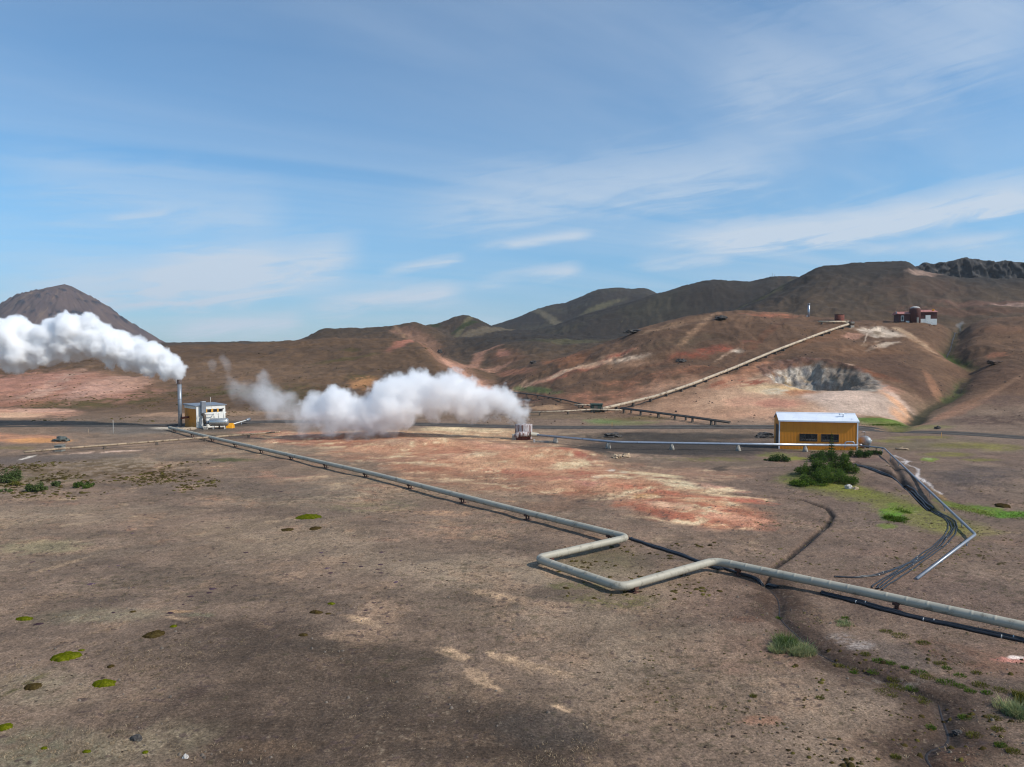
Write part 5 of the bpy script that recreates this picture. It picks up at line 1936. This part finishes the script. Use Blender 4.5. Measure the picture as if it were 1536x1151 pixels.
def tussock(label, px, py, w, dpx, h, kind, n, seedn, group=None, width=.02, lean=.7):
    p = G(px, py)
    s = p.y / F
    rx = w * s / 2
    ry = rx * .8 if dpx is None else dpx
    rd = np.random.default_rng(seedn)
    if n > 300:          # a clump of clumps: uneven height, gaps and straying blades
        Vs, Fs, Ts, k0 = [], [], [], 0
        m = 9
        for q in range(m):
            a, r = rd.random() * 6.28, math.sqrt(rd.random()) * .75
            f = rd.uniform(.28, .55)
            v_, f_, t_ = blades(int(n / m * rd.uniform(.5, 1.5)), rx * f, ry * f, h * rd.uniform(.45, 1.1) * (1.1 - .5 * r), rd, width, lean * rd.uniform(.8, 1.6))
            v_ = v_ + np.array([math.cos(a) * r * rx, math.sin(a) * r * ry, 0])
            Vs.append(v_)
            Fs.append(f_ + k0)
            Ts.append(np.clip(t_ + rd.uniform(-.3, .3), 0, 1))
            k0 += len(v_)
        V, Fq, tone = np.concatenate(Vs), np.concatenate(Fs), np.concatenate(Ts)
    else:
        V, Fq, tone = blades(n, rx, ry, h, rd, width, lean)
    ob = from_arrays('grass_tussock', V, Fq, LM[kind], None, tone)
    ob.location = p
    return tag(ob, label, 'grass tussock', group)


tussock('big pale green grass clump beside the rivulet', 1184, 974, 62, .9, .85, 'pale', 1500, 21, None, .014)
tussock('darker green blades at the heart of the big grass clump', 1180, 968, 34, .55, .95, 'willow', 700, 20, None, .014)
tussock('low pale grass straggling right of the big clump', 1208, 982, 34, .5, .5, 'pale', 420, 22, None, .014)
tussock('pale grass patch between the main pipeline and the rivulet', 1260, 936, 40, .5, .3, 'pale', 420, 23, None, .012)
tussock('bluish green grass clump at the right edge of the photo', 1524, 1070, 66, .9, .75, 'pale', 1300, 24, None, .014)
tussock('olive grass standing behind the bluish clump at the right edge', 1532, 1048, 40, .6, .6, 'olive', 600, 25, None, .014)
tussock('bright green rosette clump inside the hose bend', 1339, 778, 40, 1.6, .45, 'lush', 900, 26, None, .035)
tussock('smaller bright green clump behind the rosette clump', 1352, 766, 34, 1.4, .3, 'lush', 420, 27, None, .02)
tussock('fresh green strip of grass at the right edge beside the thin pipe', 1505, 772, 80, 2.4, .28, 'lush', 1000, 28, None, .018)
tussock('yellow green grass left of the fresh strip', 1450, 764, 60, 2.2, .22, 'olive', 600, 29, None, .018)
tussock('bright grass bank behind the right end of the shed', 1318, 637, 70, 3.0, .35, 'lush', 1100, 30, None, .04)
k = 0
for px, py, w_, kd in [(1258, 1000, 18, 'olive'), (1277, 1004, 22, 'olive'), (1281, 1010, 14, 'lush'), (1310, 1009, 18, 'lush'), (1298, 982, 16, 'olive'), (1320, 992, 22, 'lush'), (1337, 996, 16, 'lush'),
                       (1357, 1002, 12, 'lush'), (1342, 1020, 22, 'olive'), (1341, 1032, 34, 'olive'), (1370, 1034, 22, 'lush'), (1380, 1010, 26, 'lush'), (1392, 1017, 22, 'olive'), (1420, 1024, 30, 'lush'),
                       (1440, 1030, 18, 'lush'), (1471, 1028, 26, 'olive'), (1455, 1037, 18, 'lush'), (1480, 1040, 16, 'lush'), (1440, 1014, 18, 'lush'), (1500, 1036, 24, 'olive'), (1447, 1077, 20, 'lush'),
                       (1461, 1104, 24, 'olive'), (1396, 1092, 16, 'lush'), (1344, 1137, 16, 'olive'), (1501, 1118, 18, 'lush'), (1520, 1128, 22, 'olive'), (1167, 928, 12, 'lush'), (1230, 1048, 12, 'olive'),
                       (1497, 1095, 20, 'olive'), (1380, 1050, 40, 'olive'), (1330, 1040, 40, 'olive'), (1350, 954, 26, 'olive'), (1330, 948, 20, 'olive'), (1385, 965, 22, 'olive'), (1410, 996, 20, 'olive'),
                       (1130, 1045, 10, 'olive'), (1268, 928, 14, 'lush'), (1490, 1078, 22, 'olive'), (1420, 1003, 14, 'lush'), (1465, 1010, 16, 'olive')]:
    tussock('small low grass tuft growing in the damp ground along the rivulet', px, py, w_, None, .16, kd, int(60 + w_ * 7), 40 + k, 'grass tufts along the rivulet', .010, .9)
    k += 1


# ------------------------------------------------------------------ moss cushions
def cushion(label, px, py, w, h, kind, seedn, hz=.10):
    p = G(px, py)
    s = p.y / F
    rx = w * s / 2
    gh = CAMH / p.y
    ry = max(rx * .5, h * s / 2 / gh * .8)
    ry = min(ry, rx * 1.3)
    na, nr_ = 44, 12
    A = np.linspace(0, 2 * np.pi, na, endpoint=False)
    edge = 1 + .26 * fbm(np.cos(A) * 1.6 + seedn, np.sin(A) * 1.6, 3, 500) + .26 * fbm(np.cos(A) * 6 + seedn, np.sin(A) * 6, 2, 510)
    V = []
    for q in range(nr_):
        f = 1 - q / nr_
        x, y = np.cos(A) * rx * f * edge, np.sin(A) * ry * f * edge
        z = hz * np.sqrt(np.maximum(1 - f ** 2.2, 0)) * (1 + .35 * fbm(x * 6, y * 6, 3, 520)) - .015
        gz = ground_z(x + p.x, y + p.y) - p.z
        V.append(np.stack([x, y, z + gz], 1))
    V.append(np.array([[0, 0, hz * 1.02]]))
    V = np.concatenate(V)
    i = np.arange(nr_ - 1)[:, None] * na
    j = np.arange(na)[None, :]
    j2 = (j + 1) % na
    Q = np.stack([i + j, i + j2, i + na + j2, i + na + j], -1).reshape(-1, 4)
    b_ = (nr_ - 1) * na
    j = np.arange(na)
    Tt = np.stack([b_ + j, b_ + (j + 1) % na, np.full(na, nr_ * na), np.full(na, nr_ * na)], -1)
    me = bpy.data.meshes.new('moss_cushion')
    me.from_pydata(V.tolist(), [], [tuple(int(v) for v in f) for f in Q] + [tuple(int(v) for v in f[:3]) for f in Tt])
    me.polygons.foreach_set('use_smooth', np.ones(len(me.polygons), bool))
    a = me.attributes.new('tone', 'FLOAT', 'POINT')
    a.data.foreach_set('value', np.clip(.45 + .8 * fbm(V[:, 0] * 5, V[:, 1] * 5, 3, 530) + .3 * rng.normal(size=len(V)), 0, 1).astype(np.float32))
    me.materials.append(LM[kind])
    ob = bpy.data.objects.new('moss_cushion', me)
    COL.objects.link(ob)
    ob.location = p
    tag(ob, label, 'moss cushion', 'moss cushions on the bare ground')


for i_, (px, py, w_, h_, kd, lab) in enumerate([
        (463, 776, 38, 9, 'moss', 'long bright green moss cushion above two brown ones'), (431, 795, 20, 5, 'mossd', 'thin brown moss cushion, left one below the long green one'),
        (473, 793, 19, 6, 'mossd', 'dark brown moss cushion, right one below the long green one'), (99, 986, 44, 17, 'moss', 'largest green moss cushion at the left'),
        (122, 976, 11, 3, 'moss', 'little green moss tip behind the largest cushion'), (156, 1026, 34, 13, 'moss', 'yellow green moss cushion at the lower left'),
        (232, 952, 30, 14, 'mossd', 'olive brown moss cushion, biggest of the brown ones'), (36, 929, 26, 6, 'moss', 'flat green moss cushion near the left edge'),
        (50, 1031, 26, 12, 'mossd', 'dark brown moss cushion in the lichen at the lower left'), (6, 1092, 24, 14, 'moss', 'moss cushion half cut by the left edge'),
        (166, 1000, 11, 6, 'mossd', 'tiny brown moss cushion above the yellow green one'), (474, 919, 21, 6, 'mossd', 'brown moss cushion in the middle of the gravel, larger one'),
        (497, 906, 12, 4, 'moss', 'small green moss cushion beside the brown one in the gravel'), (455, 953, 14, 5, 'mossd', 'small dark moss cushion below the brown one in the gravel'),
        (492, 921, 9, 3, 'mossd', 'tiny brown moss spot right of the larger brown one'), (260, 940, 11, 5, 'moss', 'small green moss beside the olive brown cushion'),
        (130, 1128, 14, 5, 'moss', 'small green moss at the bottom left'), (218, 1129, 10, 6, 'moss', 'small green moss right of the other at the bottom left'),
        (66, 1123, 12, 5, 'moss', 'small green moss nearest the bottom left corner'), (199, 918, 10, 4, 'mossd', 'small olive moss above the olive brown cushion'),
        (1388, 770, 0, 0, '', '')]):
    if w_:
        cushion(lab, px, py, w_, h_, kd, i_ * 3.1, .04 + .0035 * w_)
cushion('round olive moss mound near the right edge above the grass strip', 1504, 760, 20, 6, 'mossd', 90, .25)


# ------------------------------------------------------------------ ground cover nobody could count
def scatter_domes(name, label, P, size, m, tone, flat=.45, seedn=1):
    """many small irregular cushions in one mesh"""
    rd = np.random.default_rng(seedn)
    n = len(P)
    na = 7
    A = np.linspace(0, 2 * np.pi, na, endpoint=False)
    rot = rd.random(n)[:, None] * 6.28
    e1 = size[:, None] * rd.uniform(.65, 1.3, (n, na))
    e2 = e1 * rd.uniform(.45, .75, (n, na))
    x1, y1 = np.cos(A + rot) * e1, np.sin(A + rot) * e1 * .75
    x2, y2 = np.cos(A + rot) * e2, np.sin(A + rot) * e2 * .75
    h = size * flat * rd.uniform(.6, 1.3, n)
    Z0 = np.full((n, na), -.03)
    Z1 = h[:, None] * rd.uniform(.6, 1.0, (n, na))
    V = np.concatenate([np.stack([x1, y1, Z0], -1), np.stack([x2, y2, Z1], -1), np.stack([0 * h, 0 * h, h * 1.05], -1)[:, None, :]], 1) + P[:, None, :]
    k = 2 * na + 1
    j = np.arange(na)
    j2 = (j + 1) % na
    q1 = np.stack([j, j2, na + j2], -1)
    q2 = np.stack([j, na + j2, na + j], -1)
    q3 = np.stack([na + j, na + j2, np.full(na, 2 * na)], -1)
    T = np.concatenate([q1, q2, q3])
    Fq = (np.arange(n)[:, None, None] * k + T[None]).reshape(-1, 3)
    ob = from_arrays(name, V.reshape(-1, 3), Fq, m, None, np.repeat(tone, k), True)
    tag(ob, label, None, kind='stuff')


def spots(n, box, dens, seedn):
    """points on the plain inside a pixel box, thinned by a noise-driven density"""
    rd = np.random.default_rng(seedn)
    px = rd.uniform(box[0], box[2], n)
    py = rd.uniform(box[1], box[3], n)
    b = np.array([ray(a, c) for a, c in zip(px, py)])
    Y = -CAMH / b[:, 1]
    X = b[:, 0] * Y
    keep = rd.random(n) < dens(X, Y, px, py)
    X, Y = X[keep], Y[keep]
    return np.stack([X, Y, ground_z(X, Y)], 1)


def cover(name, label, n, box, dens, smin, smax, m, seedn, flat=.45):
    P = spots(n, box, dens, seedn)
    rd = np.random.default_rng(seedn + 1)
    size = smin + (smax - smin) * rd.random(len(P)) ** 2.2
    tone = np.clip(.5 + .7 * fbm(P[:, 0] / 4, P[:, 1] / 4, 3, seedn) + .3 * rd.normal(size=len(P)), 0, 1)
    scatter_domes(name, label, P, size, m, tone, flat, seedn)


nz = lambda X, Y, s, sd: fbm(X / s, Y / s, 3, sd)
cover('heath', 'olive and brown heath dotting the ground below the left slope', 11000, (-80, 692, 330, 752), lambda X, Y, a, b: np.clip(.15 + 1.6 * nz(X, Y, 9, 600), 0, 1) * sstep(752, 722, b) * sstep(690, 700, b), .07, .32, LM['heath'], 601, .35)
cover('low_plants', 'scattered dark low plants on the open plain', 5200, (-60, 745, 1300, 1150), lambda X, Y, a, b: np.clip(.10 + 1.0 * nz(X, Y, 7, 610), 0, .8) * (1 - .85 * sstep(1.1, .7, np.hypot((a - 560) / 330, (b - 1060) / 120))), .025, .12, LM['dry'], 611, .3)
cover('dry_cushions', 'dry tufted plants on the brown ground at the right', 6000, (960, 800, 1590, 1150), lambda X, Y, a, b: np.clip(.05 + 1.3 * nz(X, Y, 4, 620), 0, 1), .02, .10, LM['olivedry'], 621, .5)
cover('olive_plants', 'small olive plants in the loop and along the pipeline', 1500, (830, 812, 1080, 905), lambda X, Y, a, b: np.clip(.1 + 1.3 * nz(X, Y, 2.5, 630), 0, 1), .05, .22, LM['heath'], 631, .4)
cover('damp_plants', 'mixed olive plants along the damp rivulet', 1500, (1180, 960, 1580, 1150), lambda X, Y, a, b: np.clip(.05 + 1.2 * nz(X, Y, 2.5, 640), 0, 1), .04, .16, LM['heath'], 641, .6)
cover('right_plants', 'low brown plants between the shed and the pipeline at the right', 4200, (1120, 690, 1600, 860), lambda X, Y, a, b: np.clip(.1 + 1.2 * nz(X, Y, 7, 650), 0, 1), .05, .18, LM['olivedry'], 651, .35)
cover('slope_scrub', 'olive scrub at the foot of the left slope', 5200, (30, 600, 560, 634), lambda X, Y, a, b: np.clip(.1 + 1.5 * nz(X, Y, 14, 660), 0, 1) * (1 - road_mask(X, Y)), .12, .42, LM['heath'], 661, .3)
def hill_spots(n, x0, x1, y0, y1, dens, sd):
    rd = np.random.default_rng(sd)
    Y = rd.uniform(y0, y1, n)
    X = (rd.uniform(x0, x1, n) - CX) / F * Y
    k = rd.random(n) < dens(X, Y)
    X, Y = X[k], Y[k]
    return np.stack([X, Y, ground_z(X, Y)], 1)


def tufts(name, label, P, hgt, spread, m, per, seedn):
    rd = np.random.default_rng(seedn)
    n = len(P)
    V, Fq, tone = blades(n * per, 1, 1, 1, rd, .10, 1.1)
    V = V.reshape(n, per * 6, 3)
    s = (hgt * rd.uniform(.5, 1.3, n))[:, None]
    V[..., 0] *= spread * s / hgt
    V[..., 1] *= spread * s / hgt
    V[..., 2] = V[..., 2] * s
    V = V + P[:, None, :]
    ob = from_arrays(name, V.reshape(-1, 3), Fq, m, None, tone)
    tag(ob, label, None, kind='stuff')


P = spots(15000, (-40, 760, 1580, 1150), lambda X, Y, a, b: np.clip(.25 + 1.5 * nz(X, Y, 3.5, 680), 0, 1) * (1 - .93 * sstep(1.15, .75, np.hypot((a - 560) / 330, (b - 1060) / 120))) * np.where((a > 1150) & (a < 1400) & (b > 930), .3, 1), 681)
tufts('dry_grass', 'sparse dry grass flecking the brown plain', P, .08, .12, LM['straw'], 9, 682)
P = spots(2600, (-40, 760, 1580, 1150), lambda X, Y, a, b: np.clip(.25 + 1.2 * nz(X, Y, 4, 690), 0, 1), 691)
scatter_domes('stones', 'scattered brown and grey stones on the plain', P, .02 + .07 * np.random.default_rng(692).random(len(P)) ** 3, M['stone'], np.zeros(len(P)), .9, 693)
P = hill_spots(9000, 700, 1600, 138, 262, lambda X, Y: np.clip(.0 + 1.5 * nz(X, Y, 16, 694), 0, 1) * np.where((np.abs(X - CRATER[0] - 2) < 22) & (Y < CRATER[1] + 16), .04, 1), 695)
scatter_domes('slope_rubble', 'brown rubble strewn over the right hill', P, .08 + .28 * np.random.default_rng(696).random(len(P)) ** 3, M['slope_stone'], np.zeros(len(P)), .8, 697)
P = hill_spots(5000, -60, 720, 165, 330, lambda X, Y: np.clip(-.05 + 1.4 * nz(X, Y, 18, 698), 0, 1), 699)
scatter_domes('slope_heath', 'low dark heath on the brown left slope', P, .15 + .4 * np.random.default_rng(700).random(len(P)) ** 3, LM['heath'], np.random.default_rng(701).random(len(P)) * .6, .4, 703)
cover('thyme', 'small purplish mats of creeping thyme on the pale ground', 420, (40, 735, 620, 965), lambda X, Y, a, b: np.clip(.2 + 1.5 * nz(X, Y, 6, 670), 0, 1), .07, .3, LM['thyme'], 671, .12)
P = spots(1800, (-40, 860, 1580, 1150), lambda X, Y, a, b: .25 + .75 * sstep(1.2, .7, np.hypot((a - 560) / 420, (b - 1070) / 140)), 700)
scatter_domes('pebbles', 'small pale pebbles strewn over the foreground gravel', P, np.random.default_rng(701).uniform(.005, .017, len(P)), M['log'], np.zeros(len(P)), .8, 702)

# ------------------------------------------------------------------ steam
def steam_mat(name, dens, nscale, cut, amp, col=(1, 1, 1), tear=0.0):
    mt, nt = new_mat(name)
    g = NT(nt)
    out = g.n('ShaderNodeOutputMaterial')
    pv = g.n('ShaderNodeVolumePrincipled')
    at = g.n('ShaderNodeAttribute', attribute_name='density')
    tc = g.n('ShaderNodeTexCoord')
    n1 = g.noise(tc.outputs['Object'], nscale, 6, .62, .5)
    v = g.m('ADD', g.m('MULTIPLY', at.outputs['Fac'], 1.9), g.m('MULTIPLY', g.m('SUBTRACT', n1, .5), amp))
    if tear:
        v = g.m('ADD', v, g.m('MULTIPLY', g.m('SUBTRACT', g.noise(tc.outputs['Object'], .24, 3, .5, .4), .5), tear))
    v = g.m('SUBTRACT', v, cut)
    v = g.m('MULTIPLY', v, g.m('MULTIPLY', at.outputs['Fac'], 7.0, clamp=True))
    v = g.m('MULTIPLY', g.m('MINIMUM', g.m('MAXIMUM', v, 0.0), 1.0), dens)
    g.set(pv, 'Density', v)
    pv.inputs['Density Attribute'].default_value = ''
    pv.inputs['Color'].default_value = (*col, 1)
    pv.inputs['Anisotropy'].default_value = 0.0
    nt.links.new(pv.outputs[0], out.inputs['Volume'])
    return mt


def steam(name, label, path, m, seedn, voxel, band, sat=12, cat='steam', lumps=.45, solid=1.0):
    rd = random.Random(seedn)
    pts = []
    for (px, py, r, Y) in path:
        a, b = ray(px, py)
        pts.append((Vector((a * Y, Y, CAMH + b * Y)), r * Y / F))
    o = pts[0][0].copy()
    bm = bmesh.new()

    def ball(c, r):
        ret = bmesh.ops.create_icosphere(bm, subdivisions=2, radius=r)
        bmesh.ops.translate(bm, verts=ret['verts'], vec=c)
    for (c, r), (c2, r2) in zip(pts, pts[1:] + pts[-1:]):
        n = max(1, int((c2 - c).length / (min(r, r2) * .6)))
        for k in range(n):
            t = k / n
            cc, rr = c.lerp(c2, t) - o, r * (1 - t) + r2 * t
            ball(cc, rr * .74)
            for q in range(max(3, int(sat / max(1, n * .6)))):
                d = Vector((rd.gauss(0, 1), rd.gauss(0, 1), rd.gauss(.15, 1))).normalized()
                ball(cc + d * rr * rd.uniform(.5, .8), rr * rd.uniform(.22, .46))
    me = bpy.data.meshes.new(name)
    bm.to_mesh(me)
    bm.free()
    me.materials.append(m)
    ob = bpy.data.objects.new(name, me)
    ob.location = o
    COL.objects.link(ob)
    rm = ob.modifiers.new('remesh', 'REMESH')
    rm.mode = 'VOXEL'
    rm.voxel_size = voxel * 1.2
    for sc_, st_ in ((2.6, lumps), (.9, lumps * .5)):
        tx = bpy.data.textures.new('billow', 'CLOUDS')
        tx.noise_scale = sc_
        tx.noise_depth = 3
        dm_ = ob.modifiers.new('billow', 'DISPLACE')
        dm_.texture = tx
        dm_.strength = st_ * 2
        dm_.mid_level = .5
    ng = bpy.data.node_groups.new(name + '_fill', 'GeometryNodeTree')
    ng.interface.new_socket('Geometry', in_out='INPUT', socket_type='NodeSocketGeometry')
    ng.interface.new_socket('Geometry', in_out='OUTPUT', socket_type='NodeSocketGeometry')
    gi = ng.nodes.new('NodeGroupInput')
    go = ng.nodes.new('NodeGroupOutput')
    mv = ng.nodes.new('GeometryNodeMeshToVolume')
    mv.resolution_mode = 'VOXEL_SIZE'
    mv.inputs['Voxel Size'].default_value = voxel
    mv.inputs['Interior Band Width'].default_value = band
    mv.inputs['Density'].default_value = 1.0
    sm_ = ng.nodes.new('GeometryNodeSetMaterial')
    sm_.inputs['Material'].default_value = m
    ng.links.new(gi.outputs[0], mv.inputs[0])
    ng.links.new(mv.outputs[0], sm_.inputs[0])
    ng.links.new(sm_.outputs[0], go.inputs[0])
    gm = ob.modifiers.new('fill', 'NODES')
    gm.node_group = ng
    tag(ob, label, cat, None, 'stuff')
    return ob


HAZE = .00007
S1 = steam_mat('dense_steam', 3.4, 1.0, .20, 1.9)
S1B = steam_mat('torn_steam', 1.15, .75, .30, 2.7, tear=2.6)
S2 = steam_mat('drifting_steam', .26, .5, .32, 2.8, tear=3.0)
S3 = steam_mat('thin_wisps', .20, .5, .35, 2.6)
steam('steam_plume', 'big white steam plume blowing left from the tall stack',
      [(270.5, 574, 8, 134), (270, 564, 11, 134), (267, 553, 16, 134), (258, 549, 19, 134), (246, 546, 24, 134), (224, 539, 28, 134), (212, 534, 29, 134), (194, 529, 32, 134), (167, 523, 35, 134), (144, 514, 37, 133.5), (112, 506, 42, 133),
       (88, 513, 38, 133), (62, 524, 34, 132.5), (30, 518, 42, 132), (0, 520, 46, 132), (-50, 516, 48, 131), (-110, 512, 52, 130), (-190, 506, 58, 130)], S1, 3, .2, 1.5, sat=30, lumps=.8)
steam('steam_plume', 'white steam cloud drifting left from the crusted vent',
      [(784, 641, 15, 116.5), (782, 628, 19, 116.5), (782, 616, 22, 116.5), (771, 605, 27, 116.5), (752, 607, 30, 116.5), (726, 604, 34, 116.5), (700, 600, 41, 116.5), (674, 593, 44, 116), (647, 593, 41, 116), (620, 594, 44, 116),
       (592, 597, 50, 115.5), (576, 615, 46, 115), (556, 634, 28, 115), (534, 622, 36, 115), (514, 612, 44, 115), (494, 614, 42, 115), (474, 622, 28, 115)], S1B, 8, .2, 2.0, sat=30, lumps=1.0)
steam('steam_drift', 'greyish thinning steam sinking at the left end of the second plume',
      [(600, 630, 28, 113.5), (565, 640, 28, 113.5), (530, 642, 30, 113.5), (490, 636, 32, 113.5), (455, 626, 30, 113.5), (430, 612, 30, 114), (405, 606, 30, 114.5), (392, 590, 28, 115), (400, 566, 16, 115)], S2, 12, .24, 2.2, sat=20, lumps=.9)
steam('steam_wisp', 'faint veil of steam left of the second plume', [(415, 600, 34, 117), (385, 595, 34, 117), (360, 585, 26, 117), (345, 570, 20, 118)], S3, 15, .35, 2.0, lumps=1.0)
steam('steam_wisp', 'faint upright puff of steam above the white station', [(346, 558, 9, 130), (341, 548, 11, 130), (334, 538, 9, 130)], S3, 16, .3, 1.0, lumps=.5)
steam('steam_wisp', 'faint small puff of steam left of the upright one', [(322, 556, 9, 132), (318, 545, 9, 132)], S3, 18, .3, 1.0, lumps=.5)
steam('steam_wisp', 'small steam puff rising from the stream on the right hill', [(1440, 494, 5, 240), (1438, 489, 7, 240), (1444, 485, 6, 240)], S3, 17, .4, 1.0, lumps=.4)

# ------------------------------------------------------------------ air
hz = MB().box((-2600, -80, -3), (2600, 4600, 330)).build('haze', None)
mt, nt = new_mat('air')
g = NT(nt)
out = g.n('ShaderNodeOutputMaterial')
pv = g.n('ShaderNodeVolumePrincipled')
pv.inputs['Color'].default_value = (.82, .90, 1.0, 1)
pv.inputs['Density'].default_value = HAZE
pv.inputs['Anisotropy'].default_value = .2
nt.links.new(pv.outputs[0], out.inputs['Volume'])
hz.data.materials[0] = mt
tag(hz, 'thin bluish air between the camera and the far hills', None, kind='stuff')
